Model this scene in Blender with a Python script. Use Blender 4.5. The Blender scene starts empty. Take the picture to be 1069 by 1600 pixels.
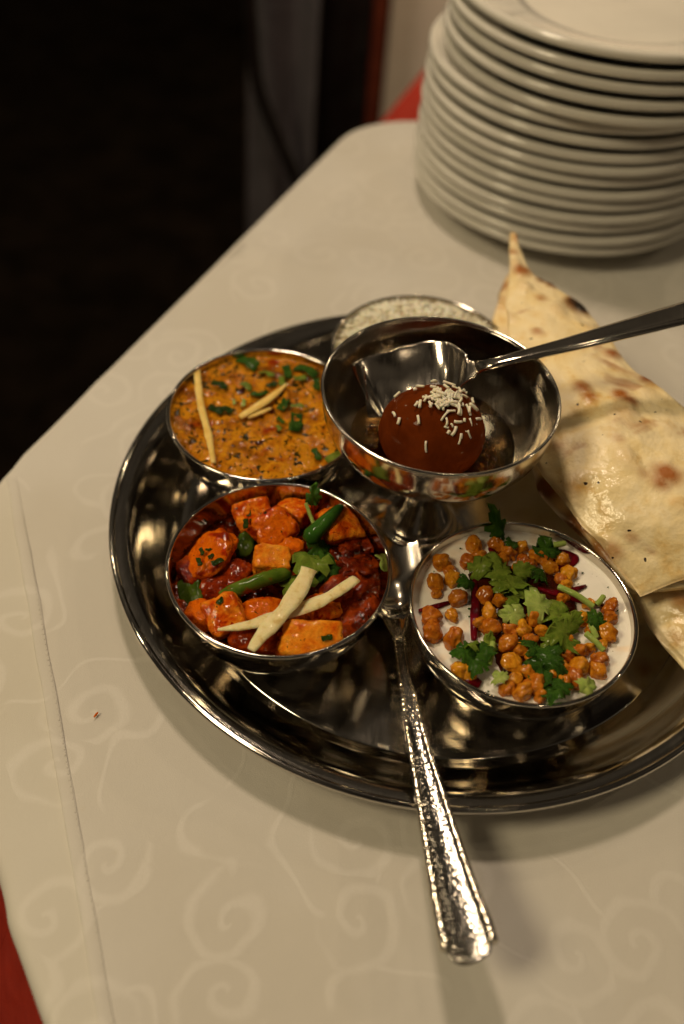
import bpy, bmesh, math, random
from mathutils import Vector, Matrix, noise
random.seed(7)
S = bpy.context.scene
COL = S.collection

# ------------------------------------------------------------------ camera
CAM = Vector((-0.0475, -0.33743, 0.3813))
PITCH, ROLL, FPX = 0.83297, 0.088586, 1559.34          # measured on the 1069 x 1600 photograph
FW = Vector((0, math.cos(PITCH), -math.sin(PITCH)))
_r = Vector((1, 0, 0)); _u = _r.cross(FW)
RT = _r * math.cos(ROLL) + _u * math.sin(ROLL)
UP = -_r * math.sin(ROLL) + _u * math.cos(ROLL)
cd = bpy.data.cameras.new('camera'); cam = bpy.data.objects.new('camera', cd); COL.objects.link(cam)
cam.matrix_world = Matrix(((RT.x, UP.x, -FW.x, CAM.x), (RT.y, UP.y, -FW.y, CAM.y), (RT.z, UP.z, -FW.z, CAM.z), (0, 0, 0, 1)))
cd.sensor_fit = 'VERTICAL'; cd.sensor_height = 36.0; cd.lens = FPX / 1600 * 36
cd.clip_start = 0.01; cd.clip_end = 50
cd.dof.use_dof = True; cd.dof.focus_distance = 0.428; cd.dof.aperture_fstop = 4.2; cd.dof.aperture_blades = 0
S.camera = cam

# ------------------------------------------------------------------ dim warm room light and lamps
w = bpy.data.worlds.new('World'); S.world = w; w.use_nodes = True
bg = w.node_tree.nodes['Background']; bg.inputs[1].default_value = 0.05   # dim warm room, uneven in every direction
_n = w.node_tree.nodes.new('ShaderNodeTexNoise'); _n.inputs['Scale'].default_value = 3.2; _n.inputs['Detail'].default_value = 2.5
_c = w.node_tree.nodes.new('ShaderNodeTexCoord'); w.node_tree.links.new(_c.outputs['Generated'], _n.inputs['Vector'])
_m = w.node_tree.nodes.new('ShaderNodeValToRGB'); w.node_tree.links.new(_n.outputs['Fac'], _m.inputs[0]); w.node_tree.links.new(_m.outputs[0], bg.inputs[0])
_m.color_ramp.elements[0].position = 0.40; _m.color_ramp.elements[0].color = (0.09, 0.06, 0.04, 1); _m.color_ramp.elements[1].position = 0.68; _m.color_ramp.elements[1].color = (1.5, 1.2, 0.84, 1)

def lamp(name, d, dist, power, radius, col):
    l = bpy.data.lights.new(name, 'POINT'); l.energy = power; l.shadow_soft_size = radius; l.color = col
    o = bpy.data.objects.new(name, l); COL.objects.link(o); o.location = Vector(d).normalized() * dist
    return o
lamp('ceiling_lamp', (-0.20, 0.35, 0.92), 1.25, 23, 0.075, (1.0, 0.785, 0.57))
lamp('wall_lamp', (-0.60, -0.30, 0.78), 2.4, 92, 0.30, (1.0, 0.81, 0.50))
for d, dist, pw in (((-0.75, 0.55, 0.8), 2.2, 7), ((-1.1, 0.1, 0.8), 2.4, 7), ((0.5, 0.9, 0.9), 2.3, 8), ((0.9, 0.2, 0.9), 2.2, 7),
                    ((-0.35, 1.2, 0.8), 2.6, 4), ((0.1, 0.25, 1.0), 2.0, 3), ((-0.9, -0.5, 0.7), 2.4, 3), ((0.35, -0.5, 1.0), 2.1, 3)):
    lamp('down_light', d, dist, pw, 0.022, (1.0, 0.78, 0.50))
_l = bpy.data.lights.new('drape_fill_spot', 'SPOT'); _l.energy = 42; _l.spot_size = math.radians(40); _l.spot_blend = 0.8; _l.shadow_soft_size = 0.04; _l.color = (1.0, 0.74, 0.46)  # added fill spot, only there to brighten the pale drape
_o = bpy.data.objects.new('drape_fill_spot', _l); COL.objects.link(_o); _o.location = (0.25, 0.62, 1.25)
_o.rotation_euler = (Vector((0.12, 1.32, -0.22)) - _o.location).to_track_quat('-Z', 'Y').to_euler()
S.view_settings.view_transform = 'Standard'; S.view_settings.look = 'None'
S.view_settings.exposure = 0.0; S.view_settings.gamma = 1.0; S.view_settings.use_curve_mapping = False
S.render.engine = 'CYCLES'; S.cycles.use_denoising = True; S.cycles.sample_clamp_indirect = 6.0
S.cycles.max_bounces = 10; S.cycles.glossy_bounces = 6; S.cycles.transmission_bounces = 8
S.cycles.caustics_reflective = True; S.cycles.blur_glossy = 0.6

# ------------------------------------------------------------------ measuring helpers: a photo pixel -> a point of the place
def ray(px, py): return (RT * ((px - 534.5) / FPX) - UP * ((py - 800) / FPX) + FW)
def W(px, py, z):
    d = ray(px, py); return CAM + d * ((z - CAM.z) / d.z)
def WY(px, py, Y):
    d = ray(px, py); return CAM + d * ((Y - CAM.y) / d.y)

# ------------------------------------------------------------------ object helpers
def link(o, parent=None):
    COL.objects.link(o)
    if parent is not None: o.parent = parent
    return o
def mesh(name, V, F, mat, parent=None, smooth=True):
    m = bpy.data.meshes.new(name); m.from_pydata([tuple(v) for v in V], [], F); m.validate(); m.update()
    if smooth: m.polygons.foreach_set('use_smooth', [True] * len(m.polygons))
    if mat: m.materials.append(mat)
    return link(bpy.data.objects.new(name, m), parent)
def tag(o, label, cat, group=None):
    o['label'] = label; o['category'] = cat
    if group: o['group'] = group
    return o
def thing(name, label, cat, loc=(0, 0, 0), group=None):
    o = bpy.data.objects.new(name, None); COL.objects.link(o); o.location = loc; o.empty_display_size = 0.01
    return tag(o, label, cat, group)
def lathe(name, prof, mat, parent=None, seg=128, closed=True, center=(0, 0), z0=0.0):
    n = len(prof); V = []; F = []
    for i in range(seg):
        a = 2 * math.pi * i / seg; c, s = math.cos(a), math.sin(a)
        for r, z in prof: V.append((center[0] + r * c, center[1] + r * s, z0 + z))
    for i in range(seg):
        j = (i + 1) % seg
        for k in range(n if closed else n - 1):
            l = (k + 1) % n; F.append((i * n + k, j * n + k, j * n + l, i * n + l))
    return mesh(name, V, F, mat, parent)
def torus(name, R, r, z, mat, parent, seg=160, m=10, center=(0, 0)):
    return lathe(name, [(R + r * math.cos(2 * math.pi * k / m), z + r * math.sin(2 * math.pi * k / m)) for k in range(m)], mat, parent, seg, True, center)
def smoothprof(pts, n=5):
    P = [Vector((a, b)) for a, b in pts]; out = []
    for i in range(len(P) - 1):
        p0 = P[max(i - 1, 0)]; p1 = P[i]; p2 = P[i + 1]; p3 = P[min(i + 2, len(P) - 1)]
        for k in range(n):
            t = k / n
            q = 0.5 * ((2 * p1) + (p2 - p0) * t + (2 * p0 - 5 * p1 + 4 * p2 - p3) * t * t + (3 * p1 - p0 - 3 * p2 + p3) * t ** 3)
            out.append((q.x, q.y))
    out.append(tuple(P[-1])); return out
def shell(outer, t):
    """closed profile of a turned sheet: the outer curve and its copy moved inwards by t"""
    inner = []
    for i, (r, z) in enumerate(outer):
        a = outer[max(i - 1, 0)]; b = outer[min(i + 1, len(outer) - 1)]
        d = Vector((b[0] - a[0], b[1] - a[1])); d.normalize()
        inner.append((max(r - d.y * t, 0.00005), z + d.x * t))
    return outer + inner[::-1]
def crpath(pts, n=8):
    P = [Vector(p) for p in pts]; out = []
    for i in range(len(P) - 1):
        p0 = P[max(i - 1, 0)]; p1 = P[i]; p2 = P[i + 1]; p3 = P[min(i + 2, len(P) - 1)]
        for k in range(n):
            t = k / n
            out.append(0.5 * ((2 * p1) + (p2 - p0) * t + (2 * p0 - 5 * p1 + 4 * p2 - p3) * t * t + (3 * p1 - p0 - 3 * p2 + p3) * t ** 3))
    out.append(P[-1]); return out
def nz(v, s, o=0.0): return noise.noise(Vector(v) * s + Vector((o, o * 1.7, -o)))

# ------------------------------------------------------------------ materials
def newmat(name):
    m = bpy.data.materials.new(name); m.use_nodes = True
    return m, m.node_tree.nodes, m.node_tree.links, m.node_tree.nodes['Principled BSDF']
def rgba(c): return (c[0], c[1], c[2], 1)
def ramp(N, stops):
    r = N.new('ShaderNodeValToRGB'); e = r.color_ramp.elements
    while len(e) < len(stops): e.new(0.5)
    for k, (p, c) in enumerate(stops):
        e[k].position = p; e[k].color = rgba(c) if len(c) == 3 else c
    return r
def noisetex(N, L, scale, detail=4, rough=0.55, dist=0.0, vec=None):
    t = N.new('ShaderNodeTexNoise'); t.inputs['Scale'].default_value = scale; t.inputs['Detail'].default_value = detail
    t.inputs['Roughness'].default_value = rough; t.inputs['Distortion'].default_value = dist
    if vec is None:
        c = N.get('TC') or N.new('ShaderNodeTexCoord'); c.name = 'TC'; vec = c.outputs['Object']
    L.new(vec, t.inputs['Vector']); return t
def bump(N, L, b, hs, strength, dist):
    bn = N.new('ShaderNodeBump'); bn.inputs['Strength'].default_value = strength; bn.inputs['Distance'].default_value = dist
    L.new(hs, bn.inputs['Height'])
    if b.inputs['Normal'].links: L.new(b.inputs['Normal'].links[0].from_socket, bn.inputs['Normal'])
    L.new(bn.outputs[0], b.inputs['Normal']); return bn
def mix(N, L, fac, a, c, mode='MIX'):
    m = N.new('ShaderNodeMix'); m.data_type = 'RGBA'; m.blend_type = mode
    for sock, v in ((m.inputs[0], fac), (m.inputs[6], a), (m.inputs[7], c)):
        if hasattr(v, 'is_output'): L.new(v, sock)
        elif isinstance(v, (int, float)): sock.default_value = v
        else: sock.default_value = rgba(v)
    return m.outputs[2]
def math_(N, L, op, a, b=None, c=None, clamp=False):
    m = N.new('ShaderNodeMath'); m.operation = op; m.use_clamp = clamp
    for k, v in enumerate((a, b, c)):
        if v is None: continue
        if hasattr(v, 'is_output'): L.new(v, m.inputs[k])
        else: m.inputs[k].default_value = v
    return m.outputs[0]
def food(name, stops, scale, rough=0.3, detail=5, b=(0.4, 0.001, 1.0), sss=0.0, sr=(0.004, 0.0015, 0.0005), coat=0.0, dist=0.3, specks=None, rvar=0.12, wet=None):
    m, N, L, P = newmat(name)
    t = noisetex(N, L, scale, detail, 0.6, dist); r = ramp(N, stops); L.new(t.outputs['Fac'], r.inputs[0]); col = r.outputs[0]
    for sp in specks or ():
        sc, lo, hi, c = sp
        t2 = noisetex(N, L, sc, 2, 0.5, 0.4); r2 = ramp(N, [(lo, (0, 0, 0)), (hi, (1, 1, 1))]); L.new(t2.outputs['Fac'], r2.inputs[0])
        col = mix(N, L, r2.outputs[0], col, c)
    L.new(col, P.inputs['Base Color'])
    t3 = noisetex(N, L, scale * 1.7, 3); rr = N.new('ShaderNodeMapRange'); L.new(t3.outputs['Fac'], rr.inputs[0])
    rr.inputs[1].default_value = 0.3; rr.inputs[2].default_value = 0.7; rr.inputs[3].default_value = max(0.03, rough - rvar); rr.inputs[4].default_value = rough + rvar
    L.new(rr.outputs[0], P.inputs['Roughness'])
    if sss: P.inputs['Subsurface Weight'].default_value = sss; P.inputs['Subsurface Radius'].default_value = sr; P.inputs['Subsurface Scale'].default_value = 1.0
    P.inputs['Coat Weight'].default_value = coat * 0.7; P.inputs['Coat Roughness'].default_value = 0.02; P.inputs['Coat IOR'].default_value = 1.36; P.inputs['Specular IOR Level'].default_value = 0.0 if coat else 0.3
    if b:
        t4 = noisetex(N, L, scale * b[2], 5, 0.6); bn = bump(N, L, P, t4.outputs['Fac'], b[0], b[1])
    if coat:
        t5 = noisetex(N, L, (wet or (340, 0.0012))[0], 1.5, 0.5, 0.3); b5 = N.new('ShaderNodeBump'); b5.inputs['Strength'].default_value = 1.0; b5.inputs['Distance'].default_value = (wet or (340, 0.0012))[1]
        L.new(t5.outputs['Fac'], b5.inputs['Height']); L.new(b5.outputs[0], P.inputs['Coat Normal'])
    return m
def steel(name, base=(0.56, 0.53, 0.48), rough=0.13, rings=None, scratch=0.10, hammer=None, aniso=0.0):
    m, N, L, P = newmat(name)
    P.inputs['Metallic'].default_value = 1.0
    t = noisetex(N, L, 70, 5, 0.65, 0.5)
    col = mix(N, L, t.outputs['Fac'], (base[0] * 0.86, base[1] * 0.85, base[2] * 0.82), base); L.new(col, P.inputs['Base Color'])
    # long fine scratches and smudges change the gloss
    mp = N.new('ShaderNodeMapping'); mp.inputs['Scale'].default_value = (900, 45, 200); mp.inputs['Rotation'].default_value = (0, 0, 0.6)
    L.new(N['TC'].outputs['Object'], mp.inputs[0]); t2 = noisetex(N, L, 1.0, 4, 0.7, 0.0, mp.outputs[0])
    sm = noisetex(N, L, 28, 4, 0.6, 0.8)
    a = math_(N, L, 'MULTIPLY', t2.outputs['Fac'], scratch); s = math_(N, L, 'MULTIPLY', sm.outputs['Fac'], 0.14)
    s = math_(N, L, 'SUBTRACT', s, 0.065); a = math_(N, L, 'ADD', a, s); a = math_(N, L, 'ADD', a, rough - scratch * 0.5)
    a = math_(N, L, 'MAXIMUM', a, 0.04); L.new(a, P.inputs['Roughness'])
    bump(N, L, P, t2.outputs['Fac'], 0.06, 0.0002)
    if rings:      # circular spinning marks
        sx = N.new('ShaderNodeSeparateXYZ'); L.new(N['TC'].outputs['Object'], sx.inputs[0])
        x2 = math_(N, L, 'MULTIPLY', sx.outputs[0], sx.outputs[0]); y2 = math_(N, L, 'MULTIPLY_ADD', sx.outputs[1], sx.outputs[1], x2)
        r = math_(N, L, 'SQRT', y2); cx = N.new('ShaderNodeCombineXYZ'); r2 = math_(N, L, 'MULTIPLY', r, rings); L.new(r2, cx.inputs[0])
        t3 = noisetex(N, L, 1.0, 3, 0.7, 0.0, cx.outputs[0]); bump(N, L, P, t3.outputs['Fac'], 0.14, 0.0003)
    bump(N, L, P, sm.outputs['Fac'], 0.10, 0.0008)
    if hammer:
        v = N.new('ShaderNodeTexVoronoi'); v.inputs['Scale'].default_value = hammer; v.feature = 'SMOOTH_F1'; L.new(N['TC'].outputs['Object'], v.inputs['Vector'])
        bump(N, L, P, v.outputs['Distance'], 0.55 if hammer < 1000 else 0.30, 0.0005)
    P.inputs['Anisotropic'].default_value = aniso
    return m

M = {}
M['steel_tray'] = steel('steel_tray', rough=0.085, rings=1400)
M['steel_bowl'] = steel('steel_bowl', (0.60, 0.56, 0.50), 0.085, rings=900)
M['steel_cup'] = steel('steel_cup', (0.66, 0.61, 0.54), 0.15, rings=700, scratch=0.22)
M['steel_spoon'] = steel('steel_spoon', (0.60, 0.56, 0.50), 0.12)
M['steel_hammered'] = steel('steel_hammered', (0.64, 0.59, 0.50), 0.12, hammer=620)
M['steel_handle'] = steel('steel_handle', (0.30, 0.285, 0.26), 0.15, hammer=1001)
M['china'] = food('china', [(0.35, (0.58, 0.56, 0.505)), (0.65, (0.62, 0.60, 0.54))], 25, 0.16, 3, None, coat=0.3, rvar=0.05)

_P = M['china'].node_tree.nodes['Principled BSDF']; _P.inputs['Specular IOR Level'].default_value = 0.5; _P.inputs['Coat Weight'].default_value = 0.0
for _k in list(_P.inputs['Roughness'].links): M['china'].node_tree.links.remove(_k)
_P.inputs['Roughness'].default_value = 0.09
def cloth_mat(name, base, pattern=True):
    m, N, L, P = newmat(name)
    tc = N.new('ShaderNodeTexCoord'); tc.name = 'TC'; V = tc.outputs['Object']
    big = noisetex(N, L, 9, 3, 0.5, 0.4); stain = ramp(N, [(0.38, tuple(c * 0.93 * k for c, k in zip(base, (1, .985, .95)))), (0.62, base)])
    L.new(big.outputs['Fac'], stain.inputs[0]); col = stain.outputs[0]
    st2 = noisetex(N, L, 38, 3, 0.6, 0.5); r2 = ramp(N, [(0.68, (0, 0, 0)), (0.80, (0.35, 0.35, 0.35))]); L.new(st2.outputs['Fac'], r2.inputs[0])
    col = mix(N, L, r2.outputs[0], col, (base[0] * 0.9, base[1] * 0.80, base[2] * 0.60))
    P.inputs['Roughness'].default_value = 0.68
    if pattern:    # damask scrolls woven in a glossier thread
        wob = noisetex(N, L, 30, 2); mw = N.new('ShaderNodeVectorMath'); mw.operation = 'SCALE'; mw.inputs[3].default_value = 0.015
        L.new(wob.outputs['Color'], mw.inputs[0]); ad = N.new('ShaderNodeVectorMath'); ad.operation = 'ADD'; L.new(V, ad.inputs[0]); L.new(mw.outputs[0], ad.inputs[1])
        mp = N.new('ShaderNodeMapping'); mp.inputs['Scale'].default_value = (25, 25, 0); L.new(ad.outputs[0], mp.inputs[0])
        vo = N.new('ShaderNodeTexVoronoi'); vo.voronoi_dimensions = '2D'; vo.inputs['Scale'].default_value = 1.0; vo.inputs['Randomness'].default_value = 0.62
        L.new(mp.outputs[0], vo.inputs['Vector'])
        sub = N.new('ShaderNodeVectorMath'); sub.operation = 'SUBTRACT'; L.new(mp.outputs[0], sub.inputs[0]); L.new(vo.outputs['Position'], sub.inputs[1])
        sx = N.new('ShaderNodeSeparateXYZ'); L.new(sub.outputs[0], sx.inputs[0])
        ln = N.new('ShaderNodeVectorMath'); ln.operation = 'LENGTH'; 
        cz = N.new('ShaderNodeCombineXYZ'); L.new(sx.outputs[0], cz.inputs[0]); L.new(sx.outputs[1], cz.inputs[1]); L.new(cz.outputs[0], ln.inputs[0])
        r = ln.outputs['Value']; cs = N.new('ShaderNodeSeparateColor'); L.new(vo.outputs['Color'], cs.inputs[0])
        sgn = math_(N, L, 'SUBTRACT', math_(N, L, 'MULTIPLY', math_(N, L, 'GREATER_THAN', cs.outputs[1], 0.5), 2.0), 1.0)
        th = math_(N, L, 'DIVIDE', math_(N, L, 'ARCTAN2', sx.outputs[1], sx.outputs[0]), 2 * math.pi)
        th = math_(N, L, 'MULTIPLY', th, sgn); th = math_(N, L, 'ADD', th, cs.outputs[0])
        ph = math_(N, L, 'SUBTRACT', math_(N, L, 'MULTIPLY', math_(N, L, 'POWER', r, 0.75), 2.9), th)
        fr = math_(N, L, 'ABSOLUTE', math_(N, L, 'SUBTRACT', math_(N, L, 'FRACT', ph), 0.5))
        line = N.new('ShaderNodeMapRange'); line.interpolation_type = 'SMOOTHSTEP'; L.new(fr, line.inputs[0])
        line.inputs[1].default_value = 0.25; line.inputs[2].default_value = 0.05; line.inputs[3].default_value = 0; line.inputs[4].default_value = 1
        msk = N.new('ShaderNodeMapRange'); L.new(r, msk.inputs[0]); msk.inputs[1].default_value = 0.50; msk.inputs[2].default_value = 0.44
        pat = math_(N, L, 'MULTIPLY', math_(N, L, 'MULTIPLY', line.outputs[0], msk.outputs[0]), math_(N, L, 'GREATER_THAN', cs.outputs[2], 0.28))
        vine = noisetex(N, L, 17, 1, 0.4); vv = math_(N, L, 'ABSOLUTE', math_(N, L, 'SUBTRACT', vine.outputs['Fac'], 0.5))
        vr = N.new('ShaderNodeMapRange'); vr.interpolation_type = 'SMOOTHSTEP'; L.new(vv, vr.inputs[0]); vr.inputs[1].default_value = 0.016; vr.inputs[2].default_value = 0.004
        inv = N.new('ShaderNodeMapRange'); L.new(r, inv.inputs[0]); inv.inputs[1].default_value = 0.36; inv.inputs[2].default_value = 0.44
        pat = math_(N, L, 'MAXIMUM', pat, math_(N, L, 'MULTIPLY', vr.outputs[0], inv.outputs[0]))
        frn = noisetex(N, L, 900, 2); pat = math_(N, L, 'MULTIPLY', pat, math_(N, L, 'MULTIPLY_ADD', frn.outputs['Fac'], 0.8, 0.45), clamp=True)
        col = mix(N, L, math_(N, L, 'MULTIPLY', pat, 0.20), col, (0.78, 0.75, 0.69))
        ro = N.new('ShaderNodeMapRange'); L.new(pat, ro.inputs[0]); ro.inputs[3].default_value = 0.70; ro.inputs[4].default_value = 0.46; L.new(ro.outputs[0], P.inputs['Roughness'])
        bump(N, L, P, pat, 0.25, 0.0003)
    L.new(col, P.inputs['Base Color'])
    gn = noisetex(N, L, 1700, 2, 0.6); col = mix(N, L, math_(N, L, 'MULTIPLY', gn.outputs['Fac'], 0.16), col, tuple(c * 0.62 for c in base)); L.new(col, P.inputs['Base Color'])
    P.inputs['Sheen Weight'].default_value = 0.15
    for sc, st, di in ((2600, 0.5, 0.0003), (55, 0.26, 0.0018), (11, 0.40, 0.008)):
        t = noisetex(N, L, sc, 2); bump(N, L, P, t.outputs['Fac'], st, di)
    return m
M['cloth'] = cloth_mat('white_damask', (0.60, 0.575, 0.525))
M['cloth_under'] = cloth_mat('white_damask_under', (0.61, 0.585, 0.515))
M['cloth_plain'] = cloth_mat('white_hem', (0.58, 0.555, 0.50), False)
M['red'] = food('red_cloth', [(0.3, (0.30, 0.020, 0.010)), (0.7, (0.40, 0.030, 0.014))], 60, 0.75, 3, (0.3, 0.0006, 12))
M['floor'] = food('dark_carpet', [(0.3, (0.0040, 0.0028, 0.0018)), (0.7, (0.011, 0.0075, 0.0050))], 14, 0.9, 4, (0.3, 0.002, 20))
M['floor'].node_tree.nodes['Principled BSDF'].inputs['Specular IOR Level'].default_value = 0.0
M['black'] = food('black_wood', [(0.3, (0.003, 0.0025, 0.002)), (0.7, (0.007, 0.005, 0.004))], 30, 0.5, 3, None)
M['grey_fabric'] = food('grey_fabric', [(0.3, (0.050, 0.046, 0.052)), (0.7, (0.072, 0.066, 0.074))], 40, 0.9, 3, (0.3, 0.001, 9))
M['beige'] = food('beige_cloth', [(0.3, (0.74, 0.66, 0.56)), (0.7, (0.82, 0.76, 0.66))], 12, 0.85, 3, None)
M['wood_red'] = food('red_brown_wood', [(0.3, (0.06, 0.010, 0.004)), (0.7, (0.09, 0.018, 0.007))], 50, 0.5, 3, None)

M['daal'] = food('daal', [(0.28, (0.15, 0.040, 0.002)), (0.43, (0.42, 0.140, 0.005)), (0.56, (0.58, 0.240, 0.009)), (0.72, (0.34, 0.080, 0.003))], 95, 0.5, 6, (0.9, 0.0016, 4.5), coat=0.55, wet=(230, 0.0011),
                 specks=[(430, 0.61, 0.65, (0.012, 0.010, 0.003)), (190, 0.60, 0.66, (0.030, 0.024, 0.004)), (70, 0.60, 0.72, (0.26, 0.030, 0.002)), (55, 0.60, 0.70, (0.16, 0.050, 0.003)), (120, 0.66, 0.70, (0.05, 0.010, 0.002))])
M['gravy'] = food('gravy', [(0.30, (0.008, 0.001, 0.0004)), (0.46, (0.085, 0.008, 0.0008)), (0.60, (0.28, 0.036, 0.003)), (0.75, (0.16, 0.034, 0.003))], 110, 0.45, 6, (1.0, 0.0016, 3.0), coat=1.0, wet=(330, 0.0014),
                  specks=[(420, 0.62, 0.67, (0.008, 0.010, 0.003))])
M['yoghurt'] = food('yoghurt', [(0.35, (0.78, 0.75, 0.66)), (0.65, (0.83, 0.80, 0.72))], 50, 0.5, 4, (0.25, 0.0006, 1.5), coat=0.35,
                    specks=[(520, 0.735, 0.76, (0.20, 0.17, 0.08)), (75, 0.60, 0.80, (0.80, 0.58, 0.36))])
M['boondi'] = food('boondi', [(0.30, (0.34, 0.082, 0.004)), (0.5, (0.52, 0.165, 0.009)), (0.7, (0.66, 0.26, 0.020))], 1.3, 0.5, 5, (0.6, 0.0008, 2.2), coat=0.85, wet=(2.2, 0.0009),
                   specks=[(4, 0.66, 0.72, (0.22, 0.04, 0.004))])
_N = M['boondi'].node_tree; _oi = _N.nodes.new('ShaderNodeObjectInfo'); _hs = _N.nodes.new('ShaderNodeHueSaturation'); _P = _N.nodes['Principled BSDF']; _src = _P.inputs['Base Color'].links[0].from_socket
_mr = _N.nodes.new('ShaderNodeMapRange'); _mr.inputs[3].default_value = 0.72; _mr.inputs[4].default_value = 1.12; _N.links.new(_oi.outputs['Random'], _mr.inputs[0]); _N.links.new(_mr.outputs[0], _hs.inputs['Value'])
_mh = _N.nodes.new('ShaderNodeMapRange'); _mh.inputs[3].default_value = 0.488; _mh.inputs[4].default_value = 0.516; _N.links.new(_oi.outputs['Random'], _mh.inputs[0]); _N.links.new(_mh.outputs[0], _hs.inputs['Hue'])
_N.links.new(_src, _hs.inputs['Color']); _N.links.new(_hs.outputs[0], _P.inputs['Base Color'])
for _k in list(_P.inputs['Coat Normal'].links): _N.links.remove(_k)
_P.inputs['Coat Weight'].default_value = 0.8; _P.inputs['Coat Roughness'].default_value = 0.13; _P.inputs['Coat IOR'].default_value = 1.45
M['beet'] = food('beet_sauce', [(0.3, (0.035, 0.001, 0.003)), (0.7, (0.15, 0.004, 0.010))], 160, 0.4, 4, (0.5, 0.0006, 2), coat=0.6)
M['tamarind'] = food('dark_chutney', [(0.3, (0.012, 0.002, 0.001)), (0.7, (0.055, 0.007, 0.002))], 220, 0.4, 4, (0.6, 0.0007, 2), coat=0.7)
M['carrot'] = food('carrot', [(0.3, (0.42, 0.055, 0.0015)), (0.55, (0.64, 0.13, 0.003)), (0.75, (0.52, 0.085, 0.002))], 190, 0.5, 6, (0.9, 0.0016, 1.8), coat=0.8, wet=(330, 0.0008),
                   specks=[(210, 0.56, 0.70, (0.40, 0.030, 0.002)), (95, 0.56, 0.64, (0.22, 0.016, 0.001)), (420, 0.66, 0.70, (0.012, 0.016, 0.004))])
M['paneer'] = food('paneer', [(0.28, (0.34, 0.020, 0.0015)), (0.44, (0.56, 0.080, 0.003)), (0.60, (0.76, 0.25, 0.016)), (0.75, (0.46, 0.04, 0.002))], 150, 0.5, 6, (0.9, 0.0016, 2.4), coat=0.8, wet=(330, 0.0008),
                   specks=[(420, 0.665, 0.70, (0.014, 0.018, 0.004)), (260, 0.62, 0.70, (0.30, 0.02, 0.002)), (85, 0.54, 0.62, (0.26, 0.014, 0.001))])
M['paneer_pale'] = food('paneer_pale', [(0.28, (0.50, 0.060, 0.003)), (0.42, (0.70, 0.18, 0.008)), (0.62, (0.80, 0.31, 0.022)), (0.78, (0.58, 0.09, 0.004))], 150, 0.5, 6, (0.9, 0.0016, 2.4), coat=0.6, wet=(330, 0.0008), specks=[(420, 0.69, 0.72, (0.014, 0.018, 0.004)), (120, 0.62, 0.70, (0.40, 0.04, 0.003))])
M['tomato'] = food('tomato', [(0.3, (0.06, 0.004, 0.0005)), (0.5, (0.20, 0.018, 0.0015)), (0.7, (0.40, 0.06, 0.004))], 190, 0.45, 6, (1.0, 0.0018, 2), coat=1.0, wet=(330, 0.0013))
M['ginger'] = food('ginger', [(0.28, (0.54, 0.38, 0.13)), (0.45, (0.72, 0.60, 0.31)), (0.7, (0.78, 0.68, 0.40))], 210, 0.42, 5, (0.6, 0.0007, 2.5), 0.25, coat=0.3, rvar=0.1)
M['ginger_fried'] = food('ginger_golden', [(0.3, (0.66, 0.42, 0.10)), (0.7, (0.80, 0.60, 0.22))], 180, 0.5, 4, (0.3, 0.0004, 2), 0.2, coat=0.2)
def leafmat(name, a, b):
    m = food(name, [(0.3, a), (0.7, b)], 260, 0.55, 4, (0.6, 0.0006, 1.5), 0.0, coat=0.30, wet=(240, 0.0008)); P = m.node_tree.nodes['Principled BSDF']
    P.inputs['Subsurface Weight'].default_value = 0.25; P.inputs['Subsurface Radius'].default_value = (0.001, 0.002, 0.0005); P.inputs['Subsurface Scale'].default_value = 1
    return m
M['leaf'] = leafmat('leaf', (0.075, 0.125, 0.012), (0.165, 0.225, 0.030))
M['leaf_dark'] = leafmat('leaf_dark', (0.014, 0.042, 0.006), (0.040, 0.095, 0.012))
M['leaf_pale'] = leafmat('leaf_pale', (0.20, 0.29, 0.055), (0.32, 0.40, 0.10))
M['herb'] = leafmat('herb', (0.010, 0.020, 0.004), (0.022, 0.048, 0.008))
M['chilli'] = food('green_chilli', [(0.3, (0.012, 0.050, 0.006)), (0.7, (0.040, 0.115, 0.014))], 120, 0.4, 3, (0.2, 0.0004, 2), 0, coat=1.0, wet=(260, 0.0006))
M['pepper'] = food('green_pepper', [(0.3, (0.035, 0.080, 0.006)), (0.7, (0.11, 0.16, 0.016))], 130, 0.4, 3, (0.3, 0.0004, 2), 0, coat=0.8, wet=(260, 0.0006), specks=[(110, 0.58, 0.66, (0.20, 0.03, 0.003))])
M['pepper_dark'] = food('green_pepper_dark', [(0.3, (0.02, 0.045, 0.004)), (0.7, (0.07, 0.10, 0.010))], 130, 0.4, 3, (0.3, 0.0004, 2), coat=0.6)
M['gulab'] = food('syrup_ball', [(0.3, (0.068, 0.012, 0.0018)), (0.55, (0.115, 0.021, 0.003)), (0.72, (0.17, 0.036, 0.006))], 55, 0.5, 7, (0.30, 0.0005, 9), coat=0.22, rvar=0.08, wet=(60, 0.0006))
M['coconut'] = food('coconut', [(0.3, (0.72, 0.63, 0.46)), (0.7, (0.82, 0.75, 0.60))], 200, 0.5, 3, None, 0.2)
M['rice'] = food('rice', [(0.3, (0.84, 0.77, 0.60)), (0.7, (0.90, 0.86, 0.73))], 120, 0.4, 3, None, 0.25)

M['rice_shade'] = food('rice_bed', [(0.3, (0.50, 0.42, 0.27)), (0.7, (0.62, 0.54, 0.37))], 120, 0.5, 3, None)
def glassy(name, col, rough, ior=1.42):
    m, N, L, P = newmat(name); P.inputs['Base Color'].default_value = rgba(col); P.inputs['Roughness'].default_value = rough
    P.inputs['Transmission Weight'].default_value = 1.0; P.inputs['IOR'].default_value = ior; return m
M['syrup'] = glassy('syrup', (0.86, 0.62, 0.34), 0.03)

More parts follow.
